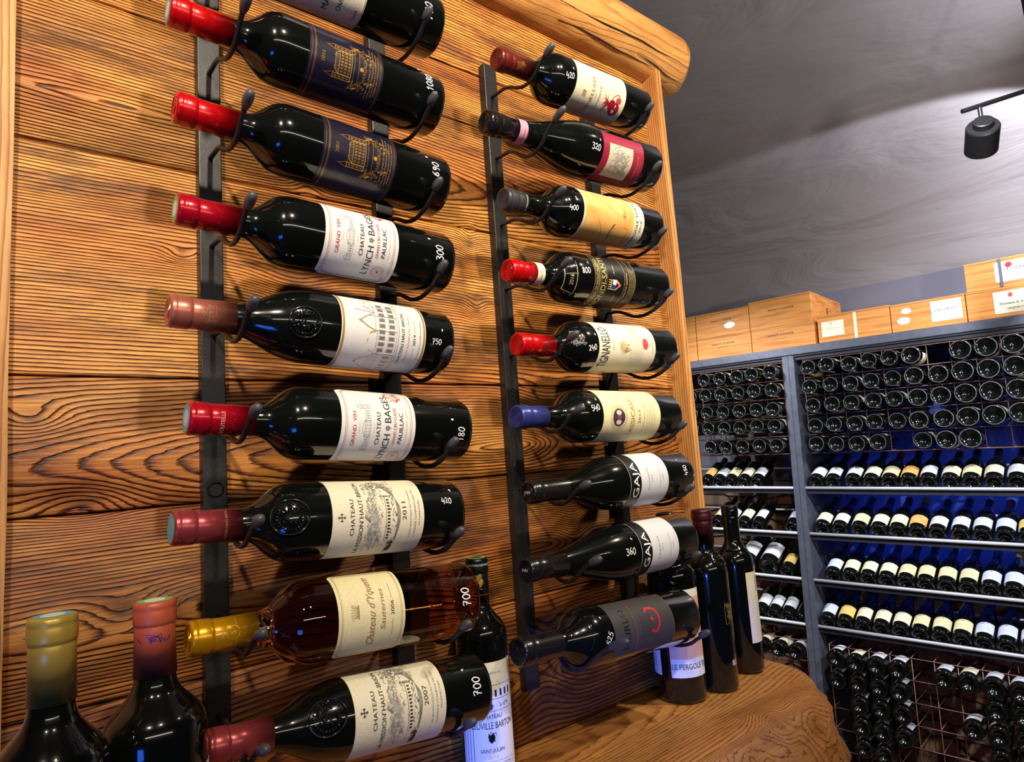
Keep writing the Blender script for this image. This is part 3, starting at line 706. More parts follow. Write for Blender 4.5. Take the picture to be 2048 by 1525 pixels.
k.poly([(-.019, .0365), (.006, .0365), (.006, .060), (-.019, .060)], 'paper', .00003); k.poly([(-.019, .060), (.006, .060), (.004, .068), (-.006, .071), (-.016, .067)], 'tan', .00003)
k.poly([(.006, .0365), (.048, .0365), (.048, .062), (.006, .062)], 'paper', .00003); k.poly([(.005, .062), (.026, .062), (.020, .074), (.015, .080), (.009, .072)], 'tan', .00003); k.poly([(.028, .062), (.048, .062), (.042, .071), (.033, .073)], 'tan', .00003)
for a, b, c, d in ((-.048, .0365, -.019, .055), (-.019, .0365, .006, .060), (.006, .0365, .048, .062), (.022, .0365, .034, .068)): k.line([(a, b), (c, b), (c, d), (a, d)], .0004, 'greyink', closed=True)
k.line([(-.050, .055), (-.041, .068), (-.032, .079), (-.017, .055)], .0004, 'brownink'); k.line([(.005, .062), (.015, .081), (.026, .062)], .0005, 'brownink'); k.line([(.026, .062), (.028, .084)], .0005, 'brownink')
for i in range(9):
    for j in range(2):
        u = -.016+.0065*i; v = .0395+.0115*j; k.rect(u, v, u+.0028, v+.0062, 'greyink', .00006); k.line([(u-.0006, v-.0006), (u+.0034, v-.0006), (u+.0034, v+.007), (u-.0006, v+.007)], .0003, 'brownink', closed=True)
for i in range(11): k.line([(-.047+.0026*i, .056), (-.040+.0014*i, .066)], .0002, 'brownink')
for i in range(4): k.rect(-.043+.006*i, .040, -.040+.006*i, .048, 'tan', .00006)
k.build('label_print', lb)
price(t, pr, phi, '750', -.001, .026, .0058, -PI/2); price(t, pr, phi, 'e', .012, .018, .005, -PI/2)
seal_relief(t, pr, phi+rad(8), .178, .0155)
c = Ink([(.0150, 0), (.0150, .5)]*5, phi, .245, .0003); house(c, -.012, .008, .022, .009, 'brownink', .0004, 5, 2); c.text('EN BOUTEILLE AU CHATEAU', 0, .0025, .0018, 'brownink', .03); c.scribble(-.003, .021, .02, .008, 'brownink', 16, .0003, 3); o = c.build('capsule_print', t)

def mission(key, label, off, seal, sealc, year, half, v0, v1, pt):
    t, pr, phi, L = lying(key, 'hb' if key == 'L8' else 'bord', .0384, label, 'cap_rose', .2405, off, seal=seal, sealc=sealc)
    lb = label_patch(pr, phi, rad(half), v0, v1, M['cream'], t); k = Ink(pr, phi, v0); H = v1-v0
    q = H/.103
    def y(v): return v*q
    u0 = 0
    for (a, b, c, d) in ((0, .0895, 0, .0975), (-.0038, .0935, .0038, .0935), (-.0012, .0965, .0012, .0965), (-.0012, .0905, .0012, .0905), (-.0032, .0922, -.0032, .0948), (.0032, .0922, .0032, .0948)): k.line([(a, y(b)), (c, y(d))], .0008, 'ink')
    k.text('CHATEAU', 0, y(.0800), .0042, 'ink', .036); k.text('LA MISSION HAUT-BRION', 0, y(.0705), .0046, 'ink', .084)
    rr = random.Random(21)
    # engraved scene: foliage, clouds, long arcaded house, ploughed field
    for i in range(190):
        a = rr.gauss(-.006, .016); b = .058+rr.gauss(0, .0045)
        if abs(a) < .042: m_ = rr.choice(['paleink', 'beige', 'paleink', 'greyink']); pp = [(p.x, p.y) for p in curve_pts([(a, y(b), 0), (a+.002, y(b)+.0018, 0), (a+.0042, y(b)+.0004, 0)], 3)]; k.line(pp, rr.uniform(.0004, .0013), m_)
    for i in range(120):
        a = .034+rr.gauss(0, .006); b = .056+rr.gauss(0, .005); k.line([(a, y(b)), (a+rr.uniform(-.002, .002), y(b)+rr.uniform(-.0016, .0016))], .0006, rr.choice(['ink', 'greyink', 'greyink']))
    k.poly([(-.026, y(.0400)), (.020, y(.0400)), (.020, y(.0450)), (-.026, y(.0450))], 'paleink'); k.poly([(.020, y(.0400)), (.034, y(.0400)), (.034, y(.0500)), (.020, y(.0500))], 'greyink')
    k.line([(-.026, y(.045)), (.020, y(.045))], .0004, 'ink')
    for i in range(13):
        u = -.024+.0033*i; k.rect(u, y(.0405), u+.0016, y(.0435), 'ink', .00006)
    for i in range(60):
        a = rr.uniform(-.042, .046); b = .0385+rr.uniform(-.0065, .001)*(1 if a > -.03 else .6); k.line([(a, y(b)), (a+.0022, y(b)+rr.uniform(-.0015, .0018))], .0007, rr.choice(['ink', 'greyink', 'paleink']))
    for i in range(9): k.line([(p.x, p.y) for p in curve_pts([(-.03+.002*i, y(.0335-.0004*i), 0), (.01, y(.0325-.0004*i), 0), (.035, y(.037+.0012*i), 0), (.044, y(.046+.0012*i), 0)], 5)], .0003, 'greyink')
    for i in range(40): a = -.038+rr.gauss(0, .004); k.line([(a, y(.036+rr.uniform(-.003, .004))), (a+.002, y(.036+rr.uniform(-.003, .003)))], .0008, 'ink')
    k.text(year, .004, y(.0215), .0048, 'ink', .019); k.text('MIS EN BOUTEILLE AU CHATEAU', .002, y(.0155), .0018, 'greyink', .052)
    k.text('DOMAINE CLARENCE DILLON', .002, y(.0098), .0019, 'greyink', .052); k.text('PROPRIETAIRE', .002, y(.0050), .0018, 'greyink', .026)
    k.build('label_print', lb)
    seal_relief(t, pr, phi+rad(6), (.198 if key == 'L6' else .190), .0165)
    c = Ink([(.0150, 0), (.0150, .5)]*5, phi, .243, .0003); c.text('MISSION HAUT BRION', 0, .006, .0022, 'brownink', .03); c.text('PESSAC', 0, .0015, .0014, 'brownink', .014); c.build('capsule_print', t)
    return t, pr, phi, L
t, pr, phi, L = mission('L6', 'lying bottle with rose capsule, engraved cream label dated 2011 and glass medallion', 0, 'teal', 'teal', '2011', 84, .0557, .1587, '420')
price(t, pr, phi, '420', .010, .025, .0060, -PI/2); price(t, pr, phi, '~', .021, .016, .006, -PI/2)
t, pr, phi, L = mission('L8', 'lying bottle with rose capsule and engraved label dated 2007, lowest on left rack', -3, 'cap_green', 'cap_green', '2007', 82, .0632, .1656, '700')
price(t, pr, phi, '700', .002, .018, .0092); price(t, pr, phi, '~', .022, .030, .006)

# L7 sweet wine in clear glass
t, pr, phi, L = lying('L7', 'bord', .0400, 'lying bottle of amber sweet wine with yellow gold capsule and cream label', 'cap_yellow', .2459, 0, glass='amber')
lb = label_patch(pr, phi, rad(72), .0985, .1703, M['cream2'], t, chamfer=.004); k = Ink(pr, phi, .0985)
border(k, .0470, .0035, .0685, .003, .0005, 'goldink'); border(k, .0455, .0048, .0672, .003, .0002, 'brownink')
for i in range(7): a = -.9+.3*i; k.line([(.006*math.sin(a)*.8, .0520), (.0095*math.sin(a), .0560+.003*math.cos(a))], .0005, 'brownink')
k.line([(-.006, .0510), (.006, .0510)], .0012, 'brownink'); k.line([(-.006, .0525), (.006, .0525)], .0004, 'brownink')
k.text('Chateau d\'Yquem', 0, .0335, .0078, 'brownink', .072, .45); k.text('Sauternes', 0, .0225, .0050, 'brownink', .040, .35)
k.text('2006', 0, .0125, .0036, 'ink', .014); k.line([(-.026, .0142), (-.010, .0142)], .0003, 'ink'); k.line([(.010, .0142), (.026, .0142)], .0003, 'ink'); k.build('label_print', lb)
price(t, pr, phi, '700', .000, .018, .0092)
c = Ink([(.0150, 0), (.0150, .5)]*5, phi, .247, .0003)
c.rect(-.02, .0005, .02, .004, 'cap_yellow'); c.ring(.000, .0125, .006, .0005, 'goldink'); c.line([(-.02, .0095), (-.006, .0095)], .0004, 'goldink'); c.line([(.006, .0095), (.02, .0095)], .0004, 'goldink'); c.text('S', 0, .0100, .005, 'goldink')
for i in range(6): c.line([(-.004+.0016*i, .0215), (-.006+.0024*i, .0270)], .0005, 'goldink')
c.line([(-.004, .0210), (.004, .0210)], .0008, 'goldink'); c.build('capsule_print', t)

# ---------- right rack
t, pr, phi, L = lying('R0', 'bord', .0372, 'lying bottle with maroon capsule and cream label with a red figure, price 420', 'cap_brown', .2483, 0)
lb = label_patch(pr, phi, rad(76), .0678, .1772, M['cream'], t); k = Ink(pr, phi, .0678)
k.text('ORNELLAIA', 0, .0700, .0062, 'goldink', .058); k.text('2018', .001, .0640, .0020, 'paleink', .008); k.text('L\'ANNATA', 0, .0560, .0030, 'greyink', .034, .2)
rr = random.Random(4)
for i in range(10): k.line([(-.003+.0007*i, .0870), (-.0045+.001*i, .0920+.0006*(i % 3))], .0005, 'goldink')
k.line([(-.005, .0860), (.005, .0860)], .0008, 'goldink')
k.disc(-.008, .0190, .0105, 'crimson', .0105, 20); k.disc(-.003, .0270, .0080, 'crimson', .0075, 18); k.disc(.006, .0150, .0045, 'redink', .006); k.disc(-.011, .0195, .0026, 'cream', .0030, 12, .0001)
k.line([(p.x, p.y) for p in curve_pts([(.004, .030, 0), (.010, .026, 0), (.014, .018, 0), (.010, .012, 0)], 4)], .0012, 'redink')
for i in range(22):
    a = rr.uniform(.3, 2.9); q = rr.uniform(.008, .018); k.line([(-.002, .033), (-.002+q*.4*math.cos(a)+.001, .036+q*.4*math.sin(a)), (-.002+q*math.cos(a), .036+q*.8*math.sin(a))], .0006, 'crimson')
for i in range(6): a = i*1.05; k.line([(-.012, .036), (-.012+.005*math.cos(a), .036+.005*math.sin(a))], .0006, 'crimson')
k.build('label_print', lb)
price(t, pr, phi, '420', .012, .190, .0075, -PI/2*.92); price(t, pr, phi, '~', .023, .184, .006, -PI/2)
c = Ink([(.0150, 0), (.0150, .5)]*5, phi, .25, .0003); c.scribble(.002, .016, .010, .012, 'gold', 14, .0006, 3); c.build('capsule_print', t)

t, pr, phi, L = lying('R1', 'burg', .0400, 'long lying bottle with black capsule, pink neck band and magenta label, price 320', 'cap_black', .2882, -2, rn=.0150)
c = label_patch([(.0163, 0), (.0163, .5)]*5, phi, rad(120), .269, .2885, M['pink'], t, 'neck_band'); q = Ink([(.0163, 0), (.0163, .5)]*5, phi, .269, .0005); q.text('DOCG', 0, .010, .0024, 'crimson', .012); q.text('BARBARESCO', 0, .005, .0018, 'crimson', .016); q.build('band_print', c)
lb = label_patch(pr, phi, rad(62), .0521, .1452, M['magenta'], t); k = Ink(pr, phi, .0521)
k.rect(-.026, .026, .026, .080, 'beige'); k.line([(-.026, .026), (.026, .026), (.026, .080), (-.026, .080)], .0004, 'brownink', closed=True)
k.disc(-.004, .050, .015, 'paleink', .013, 20, .00006); k.disc(.012, .056, .008, 'paleink', .009, 16, .00007); k.scribble(-.002, .050, .034, .032, 'greyink', 40, .0005, 6); k.disc(-.014, .037, .005, 'paleink', .004, 12, .00006)
k.text('Barbaresco', 0, .0120, .0050, 'goldink', .036, .2); k.text('VIGNETO', 0, .0070, .0018, 'goldink', .020); k.build('label_print', lb)
price(t, pr, phi, '320', .010, .160, .0085, -PI/2); price(t, pr, phi, '~', .021, .152, .006, -PI/2)

t, pr, phi, L = lying('R2', 'bord', .0366, 'lying bottle with grey capsule and yellow artwork label, price 400', 'cap_grey', .2713, 6)
lb = label_patch(pr, phi, rad(78), .0534, .1862, M['cream'], t); k = Ink(pr, phi, .0534)
k.rect(-.045, .024, .044, .130, 'ochre', .00002)
def arc(pts, w, m_): k.line([(p.x, p.y) for p in curve_pts([(a, b, 0) for a, b in pts], 6)], w, m_, .0001)
arc([(-.036, .086), (-.020, .088), (-.004, .100)], .0007, 'redink'); arc([(-.030, .066), (-.018, .071), (-.004, .066)], .0014, 'ink'); arc([(-.028, .068), (-.018, .074), (-.006, .068)], .0005, 'ink')
for i in range(4): arc([(-.022+.005*i, .0705), (-.021+.006*i, .063)], .0004, 'ink')
arc([(.014, .070), (.024, .084), (.034, .094)], .0006, 'brownink'); arc([(.012, .058), (.014, .070), (.028, .080)], .0006, 'brownink'); arc([(.004, .044), (.010, .050), (.018, .044), (.022, .052)], .0007, 'redink')
k.disc(.010, .046, .008, 'redink', .0028, 16, .00006); arc([(-.034, .030), (-.026, .036), (-.010, .034), (-.006, .044)], .0006, 'redink'); k.poly([(-.040, .026), (-.020, .026), (-.010, .034), (-.026, .033)], 'redink', .00006)
k.text('LE PERGOLE TORTE', 0, .0145, .0055, 'ink', .082); k.text('2018', 0, .0060, .0040, 'ink', .018); k.build('label_print', lb)
price(t, pr, phi, '400', .004, .205, .0065, -PI/2); price(t, pr, phi, '~', .018, .200, .006, -PI/2)
c = Ink([(.0150, 0), (.0150, .5)]*5, phi, .272, .0003); c.text('LE PERGOLE', 0, .002, .0020, 'chalk', .024); c.build('capsule_print', t)

t, pr, phi, L = lying('R3', 'bord', .0370, 'lying bottle with scarlet capsule and black label lettered in gold, price 800', 'cap_red', .2642, 0)
c = label_patch([(.0152, 0), (.0152, .5)]*5, phi, rad(150), .251, .2645, M['cream'], t, 'neck_band'); q = Ink([(.0152, 0), (.0152, .5)]*5, phi, .251, .0005); q.text('DOCG', 0, .005, .003, 'brownink', .014); q.build('band_print', c)
c = label_patch(pr, phi, rad(48), .2080, .2250, M['blk'], t, 'vintage_label'); q = Ink(pr, phi, .2080); q.line([(-.021, .001), (.021, .001), (.0155, .016), (-.0155, .016)], .0006, 'beige', closed=True); q.text('2016', 0, .0058, .0046, 'goldtext', .015); q.build('vintage_print', c)
lb = label_patch(pr, phi, rad(82), .0867, .1763, M['blk'], t); k = Ink(pr, phi, .0867)
for v, w in ((.0885, .0004), (.0800, .0005), (.0785, .0003), (.0640, .0003), (.0260, .0004), (.0150, .0004), (.002, .0004)): k.line([(-.051, v), (.051, v)], w, 'goldtext')
k.text('BRUNELLO DI MONTALCINO', -.002, .0815, .0045, 'goldtext', .078); k.text('DENOMINAZIONE DI ORIGINE CONTROLLATA E GARANTITA', 0, .0745, .0018, 'goldtext', .066); k.text('BIONDI-SANTI', 0, .0655, .0088, 'goldtext', .084)
k.poly([(-.0075, .052), (.0075, .052), (.0075, .043), (0, .0335), (-.0075, .043)], 'beige'); k.poly([(-.0066, .0512), (0, .0512), (0, .044), (-.0066, .044)], 'blueink', .00006); k.poly([(0, .0512), (.0066, .0512), (.0066, .044), (0, .044)], 'label_grey', .00006); k.poly([(-.0066, .0435), (.0066, .0435), (0, .0350)], 'redbright', .00006)
for i in range(5): k.line([(-.006+.003*i, .0545), (-.0066+.0033*i, .0600)], .0012, 'goldtext')
k.line([(-.007, .0540), (.007, .0540)], .0012, 'goldtext')
k.text('Tenuta', -.022, .040, .0028, 'goldtext', .012, .4); k.text('Annata', .022, .048, .0028, 'goldtext', .014, .4); k.text('TENUTA GREPPO', 0, .0195, .0034, 'goldtext', .040)
for i, w in enumerate((.050, .056, .048, .052, .036)): k.text('FRANCO BIONDI SANTI VITICOLTORE', 0, .0122-.0024*i, .0011, 'goldtext', w)
k.build('label_print', lb); price(t, pr, phi, '800', .012, .192, .0080, -PI/2*.95); price(t, pr, phi, '~', .024, .185, .006, -PI/2)

t, pr, phi, L = lying('R4', 'bord', .0366, 'lying bottle with scarlet capsule, cream label with red seal, price 240', 'cap_red', .2493, 6)
lb = label_patch(pr, phi, rad(82), .0593, .1831, M['cream'], t); k = Ink(pr, phi, .0593)
k.text('TIGNANELLO', -.001, .1020, .0170, 'ink', .062); k.text('2019', 0, .0930, .0026, 'paleink', .010)
rr = random.Random(2)
for i in range(26): a = 2*PI*i/26; k.line([(.005*math.cos(a), .072+.005*math.sin(a)), (.0095*math.cos(a+.1), .072+.0095*math.sin(a+.1))], .0005, 'goldink')
k.disc(0, .072, .0048, 'tan'); k.scribble(-.003, .064, .012, .010, 'goldink', 14, .0005, 8)
for i in range(9): k.text('toscana indicazione geografica tipica imbottigliato all origine', -.020 if i < 5 else -.006, .0560-.0034*i, .0012, 'greyink', .050 if i < 5 else .034)
for i in range(8): k.text('indicazione geografica tipica', .024, .0560-.0034*i, .0012, 'greyink', .030)
k.disc(.006, .0235, .0085, 'redink', .0065, 24); k.text('N', .004, .0120, .0028, 'ink'); k.text('ANTINORI', .004, .0060, .0024, 'greyink', .024); k.build('label_print', lb)
price(t, pr, phi, '240', .006-.012, .195, .0072, -PI/2*.9); price(t, pr, phi, '~', .012, .188, .006, -PI/2)
mb = Ink(pr, phi, .215, .0007); mb.scribble(.010, 0, .020, .014, 'paleink', 22, .0003, 5); mb.build('etched_mark', t)
c = Ink([(.0150, 0), (.0150, .5)]*5, phi, .25, .0003); c.scribble(-.004, .014, .008, .008, 'ink', 12, .0004, 3); c.build('capsule_print', t)

t, pr, phi, L = lying('R5', 'bord', .0372, 'lying bottle with blue capsule and cream label with a purple star disc, price 540', 'cap_blue', .2585, -3)
lb = label_patch(pr, phi, rad(84), .0564, .1799, M['cream2'], t); k = Ink(pr, phi, .0564)
k.disc(0, .0920, .0125, 'purple', None, 32); k.ring(0, .0920, .0178, .0003, 'goldink'); k.ring(0, .0920, .0140, .0003, 'goldink')
k.raw([(0, .092)]+[((.0112 if i % 2 == 0 else .0028)*math.sin(PI*i/8), .092+(.0112 if i % 2 == 0 else .0028)*math.cos(PI*i/8)) for i in range(16)], [(0, i+1, (i+1) % 16+1) for i in range(16)], 'gold', .00008)
for i in range(28): a = 2*PI*i/28; k.line([(.0152*math.cos(a), .092+.0152*math.sin(a)), (.0168*math.cos(a), .092+.0168*math.sin(a))], .0007, 'goldink')
k.text('SASSICAIA', 0, .0585, .0085, 'goldink', .058); k.text('2017', .001, .0455, .0048, 'greyink', .020)
k.text('TENUTA SAN GUIDO', 0, .0360, .0026, 'paleink', .048)
for i, w in enumerate((.050, .044, .052, .046, .040)): k.text('BOLGHERI SASSICAIA DENOMINAZIONE DI ORIGINE', 0, .030-.0042*i, .0014, 'paleink', w)
k.build('label_print', lb); price(t, pr, phi, '540', .010, .193, .0078, -PI/2*.9); price(t, pr, phi, '~', .022, .187, .006, -PI/2)

def gaja(key, style, label, off, w0, w1, v0, v1, name2, ptxt, pos, R):
    t, pr, phi, L = lying(key, style, R, label, 'cap_black', w1, off, rn=.0135)
    lb = label_patch(pr, phi, rad(80), v0, w0, M['label_grey'], t)
    lb2 = label_patch(pr, phi, rad(80), w0, v1, M['blk'], t, 'black_band')
    k = Ink(pr, phi, w0, .0007); h = (v1-w0)
    k.text('GAJA', 0, h*.22, h*.50, 'chalk', .052 if key == 'R6' else .050); k.line([(-.05, h-.0005), (.05, h-.0005)], .0005, 'label_grey'); k.build('band_print', lb2)
    k = Ink(pr, phi, v0); H = w0-v0; k.text(name2, 0, H*.70, .0030, 'paleink', .032); k.text('2015', 0, H*.60, .0024, 'paleink', .010); k.text('DENOMINAZIONE DI ORIGINE', 0, H*.30, .0016, 'paleink', .034); k.text('GAJA', 0, H*.20, .0018, 'greyink', .010); k.line([(-.02, H*.08), (.02, H*.08)], .0003, 'paleink'); k.build('label_print', lb)
    q = Ink(pr, phi, 0); mb = MB()
    c = thing  # capsule end lettering
    gv, gf = glyphs('GAJA'); sc = .0052; 
    o = mesh_obj('capsule_print', [(-y_*sc*1.0+.002, x_*sc*-1.0, L+.0001) for x_, y_ in gv], [tuple(f_) for f_ in gf], M['chalk'], t, False)
    return t, pr, phi, L
t, pr, phi, L = gaja('R6', 'long', 'lying bottle with black neck, grey-white label and black band, price 450', 0, .1283, .2453, .0668, .1521, 'DARMAGI', '450', 0, .0385)
price(t, pr, phi, '450', .006, .020, .0072); price(t, pr, phi, '~', .024, .030, .005)
t, pr, phi, L = gaja('R7', 'burg', 'lying bottle with sloping shoulders, bright white label and black band, price 360', -9, .1140, .2607, .0535, .1371, 'SPERSS', '360', 0, .0385)
price(t, pr, phi, '360', -.002, .158, .0085, -PI/2); price(t, pr, phi, '~', .014, .150, .006, -PI/2)
c = Ink(pr, phi+rad(8), .195, .0007); c.scribble(0, 0, .020, .016, 'glass', 26, .0008, 7); c.build('glass_relief', t)
t, pr, phi, L = lying('R8', 'bord', .0395, 'lying bottle with charcoal label and red smiling mark, lowest on right rack', 'cap_black', .2567, 0, rn=.0160)
lb = label_patch(pr, phi, rad(58), .0652, .1888, M['label_dark'], t); k = Ink(pr, phi, .0652)
k.text('HURLO', -.004, .094, .0110, 'blk', .052); k.line([(-.038, .080), (.036, .0815)], .0005, 'redink')
k.line([(p.x, p.y) for p in curve_pts([(-.013, .050, 0), (-.016, .041, 0), (-.008, .033, 0), (.004, .031, 0), (.014, .037, 0), (.016, .050, 0), (.012, .054, 0)], 5)], .0030, 'redbright'); k.disc(.001, .046, .0026, 'redbright')
for i in range(6): k.text('ANNO MILLESIMO VINO ROSSO', -.006, .068-.004*i, .0012, 'ink', .030)
k.line([(-.038, .0015), (.038, .0015)], .0005, 'greyink'); k.build('label_print', lb)
price(t, pr, phi, '525', -.012, .196, .0080, -.5); price(t, pr, phi, '~', .012, .204, .006, -PI/2)

# ================================================================== BOTTLES STANDING ON THE LEDGE
BZ = -.3948
def standing(x, y, H, R, style, label, capmat, cap_from, rn=.0138, seal=None, sealc=None, lean=0, facing=None):
    f = facing if facing is not None else math.atan2(x, y)      # label looks at the room
    t = thing('wine_bottle', label, 'wine bottle', Matrix.Translation((x, y, BZ)) @ Matrix.Rotation(lean, 4, 'Y'), 'bottles standing on the timber ledge')
    pr = profile(style, H, R, rn); lathe('glass_body', pr, M['glass'], t, 64)
    if capmat: capsule(pr, H, cap_from, M[capmat], t, rn, topseal=seal, seal_mat=sealc)
    return t, pr, -f
t, pr, f, = standing(.0433, .595, .306, .0365, 'bord', 'standing bottle with dull gold capsule in the bottom left corner', 'cap_gold', .254, .0138, 'teal')
c = Ink(pr, f+rad(12), .213, .0008); c.scribble(0, 0, .022, .016, 'glass', 30, .0009, 7); c.line([(-.04, -.014), (.04, -.014)], .0010, 'glass'); c.build('glass_relief', t)
t, pr, f, = standing(.1158, .630, .299, .0390, 'bord', 'standing bottle with terracotta capsule printed with a crest', 'cap_orange', .243, .0143, 'green_seal', 'seal_white')
c = Ink([(.0150, 0), (.0150, .5)]*5, f+rad(-4), .2475, .0004)
for sx in (-1, 1):
    for dd in (0, .0014): c.line([(p.x, p.y) for p in curve_pts([(sx*.003, .005+dd, 0), (sx*(.0085-dd), .010, 0), (sx*.008, .017, 0), (sx*.0125, .024-dd, 0)], 4)], .0007, 'purple')
    c.ring(sx*.0070, .0085, .0026, .0005, 'purple', 12); c.ring(sx*.0100, .0150, .0018, .0005, 'purple', 10)
c.ring(0, .0105, .0046, .0007, 'purple', 16); c.scribble(0, .013, .012, .018, 'purple', 40, .0005, 2); c.line([(-.011, .0035), (.011, .0035)], .0008, 'purple'); c.build('capsule_print', t)
lb = label_patch(pr, f+rad(30), rad(62), .080, .166, M['cream'], t); k = Ink(pr, f+rad(30), .080); k.line([(-.036, .082), (.036, .082)], .0004, 'brownink'); k.scribble(.018, .070, .014, .012, 'crimson', 16, .0004, 4); k.text('PAUILLAC', 0, .02, .006, 'ink', .04); k.build('label_print', lb)

# tall chateau-label bottle between the two racks
t, pr, f = standing(.5005, .7055, .272, .0330, 'bord', 'standing bottle with dark green capsule and tall mansion label, between the racks', 'cap_green', .2245, .0128, 'green_seal', 'cap_green')
ph = f+rad(9); lb = label_patch(pr, ph, rad(66), .020, .150, M['paper'], t); k = Ink(pr, ph, .020)
k.text('CRU CLASSE EN 1855', .004, .1165, .0020, 'greyink', .026); k.poly([(-.034, .0835), (.034, .0835), (.034, .0870), (-.034, .0870)], 'brownink')
k.poly([(-.030, .087), (.032, .087), (.032, .103), (-.030, .103)], 'tan'); k.poly([(-.016, .103), (.016, .103), (.012, .107), (0, .1105), (-.012, .107)], 'brownink', .00004); k.poly([(-.034, .075), (.034, .075), (.034, .0835), (-.034, .0835)], 'beige')
for i in range(9): u = -.027+.0068*i; k.rect(u, .0895, u+.0028, .0975, 'ink', .00007)
k.line([(-.030, .103), (.032, .103)], .0006, 'brownink'); k.line([(-.030, .087), (.032, .087)], .0006, 'brownink'); k.disc(0, .079, .0038, 'purple', .0045); k.scribble(0, .0795, .05, .004, 'greyink', 40, .0004, 4); k.line([(-.034, .0735), (.034, .0735)], .0004, 'brownink')
k.text('CHATEAU', .002, .0650, .0045, 'ink', .026); k.text('LEOVILLE BARTON', .004, .0535, .0075, 'ink', .056); k.poly([(-.0035, .0465), (.0035, .0465), (.0035, .0400), (0, .0365), (-.0035, .0400)], 'cap_green'); k.scribble(0, .0440, .008, .008, 'cap_green', 16, .0005, 6)
k.text('SAINT-JULIEN', .001, .0265, .0042, 'ink', .030); k.text('2010', .001, .0195, .0035, 'peach', .013); k.line([(-.02, .0165), (.03, .0165), (.03, .0095), (-.02, .0095)], .0003, 'greyink', closed=True); k.text('MIS EN BOUTEILLE AU CHATEAU', .004, .0115, .0022, 'greyink', .044)
for i in range(4): k.line([(-.035+.0042*i, .010), (-.035+.0042*i, .056)], .0006, 'ink')
k.build('label_print', lb)
c = Ink([(.0142, 0), (.0142, .5)]*5, f, .2265, .0012); c.line([(-.02, .0008), (.02, .0008)], .0006, 'gold'); c.text('CHATEAU LEOVILLE', .002, .0365, .0026, 'label_grey', .030); c.ring(0, .0145, .0045, .0005, 'goldink', 14); c.scribble(0, .019, .009, .012, 'goldink', 20, .0004, 3); c.line([(-.005, .008), (.005, .008)], .0005, 'goldink'); c.build('capsule_print', t)

t, pr, f = standing(.880, .695, .290, .0395, 'bord', 'standing bottle with portrait label and blue-lit back label, nearest the lower rack', 'cap_black', .238, .0140)
ph = f+rad(26); lb = label_patch(pr, ph, rad(46), .0400, .172, M['paper'], t); k = Ink(pr, ph, .0400)
k.rect(-.031, .028, .031, .120, 'peach'); k.poly([(-.026, .078), (-.006, .070), (.000, .080), (-.008, .098), (-.024, .096)], 'ink', .00005); k.poly([(-.004, .106), (.012, .098), (.020, .112), (.010, .119), (-.004, .119)], 'ink', .00005); k.poly([(-.006, .028), (.022, .028), (.022, .044), (-.006, .042)], 'blueink', .00005)
k.line([(p.x, p.y) for p in curve_pts([(.004, .094, 0), (.010, .084, 0), (.018, .080, 0), (.010, .072, 0)], 5)], .0006, 'ink'); k.line([(.004, .068), (.016, .066)], .0012, 'crimson'); k.text('5', -.014, .050, .0085, 'ink'); k.text('LE PERGOLE TORTE', .010, .0125, .0082, 'ink', .080); k.build('label_print', lb)
lb = label_patch(pr, ph-rad(98), rad(26), .0410, .125, M['paper'], t, 'back_label'); k = Ink(pr, ph-rad(98), .0410)
for i in range(12): k.text('SANGIOVESE', .001, .012+.0056*i, .0014, 'ink', .018)
k.build('back_print', lb)
price(t, pr, f+rad(20), '600', 0, .205, .0075, 0)
t, pr, f = standing(.952, .676, .288, .0330, 'bord', 'standing unlabelled black bottle with maroon capsule on the ledge', 'cap_wine', .235, .0152, lean=.004)
seal_relief(t, pr, f+rad(52), .205, .0125)
c = Ink(pr, f+rad(50), .105, .0006); c.line([(-.006, 0), (.006, 0), (.006, .030), (-.006, .030)], .0005, 'goldink', closed=True); c.scribble(0, .015, .008, .024, 'goldink', 18, .0003, 2); c.build('small_label', t)
price(t, pr, f+rad(58), '80', 0, .040, .0075, 0)
t, pr, f = standing(1.057, .690, .284, .0320, 'bord', 'standing black bottle with side-facing ivory label, last on the ledge', 'glass', .205, .0128, lean=.006)
ph = f+rad(62); lb = label_patch(pr, ph, rad(34), .050, .169, M['cream'], t); k = Ink(pr, ph, .050); k.rect(.002, .085, .018, .112, 'paleink'); 
for i in range(14): k.text('vino rosso toscana', -.004, .012+.0050*i, .0012, 'paleink', .020)
k.build('label_print', lb)

# ================================================================== THE BIG WINE SHELF (its own frame: x = into the shelf, y = along it, z = up)
SX, SY, SZ = Vector((.9935, .1127, -.0140)), Vector((-.1124, .9933, .0260)), Vector((.0168, -.0243, .9996))
SO = Vector((3.17, 1.10, .33))
SM = Matrix(((SX.x, SY.x, SZ.x, SO.x), (SX.y, SY.y, SZ.y, SO.y), (SX.z, SY.z, SZ.z, SO.z), (0, 0, 0, 1)))
FL = -2.02      # floor in shelf frame
T0, T1 = -.62, 1.62
def sth(name, label, cat, group=None): return thing(name, label, cat, SM.copy(), group)
st = sth('shelf_unit', 'tall blue-grey steel shelf full of bottles against the far wall', 'wine shelf')
for (a, b, mt) in ((.5075, .535, 'steel'), (.480, .5055, 'steel'), (-.520, -.4945, 'steel'), (-.548, -.5225, 'steel'), (1.56, 1.585, 'steel')):
    mb = MB(); mb.box(-.012, .45, a, b, FL, .070); mb.build('post', M[mt], st)
mb = MB(); mb.box(-.018, .46, T0, T1, .0705, .1095, .003); mb.build('top_beam', M['steel'], st)
mb = MB(); mb.box(-.010, .02, T0, T1, .062, .0705); mb.build('beam_lip', M['steel_dark'], st)
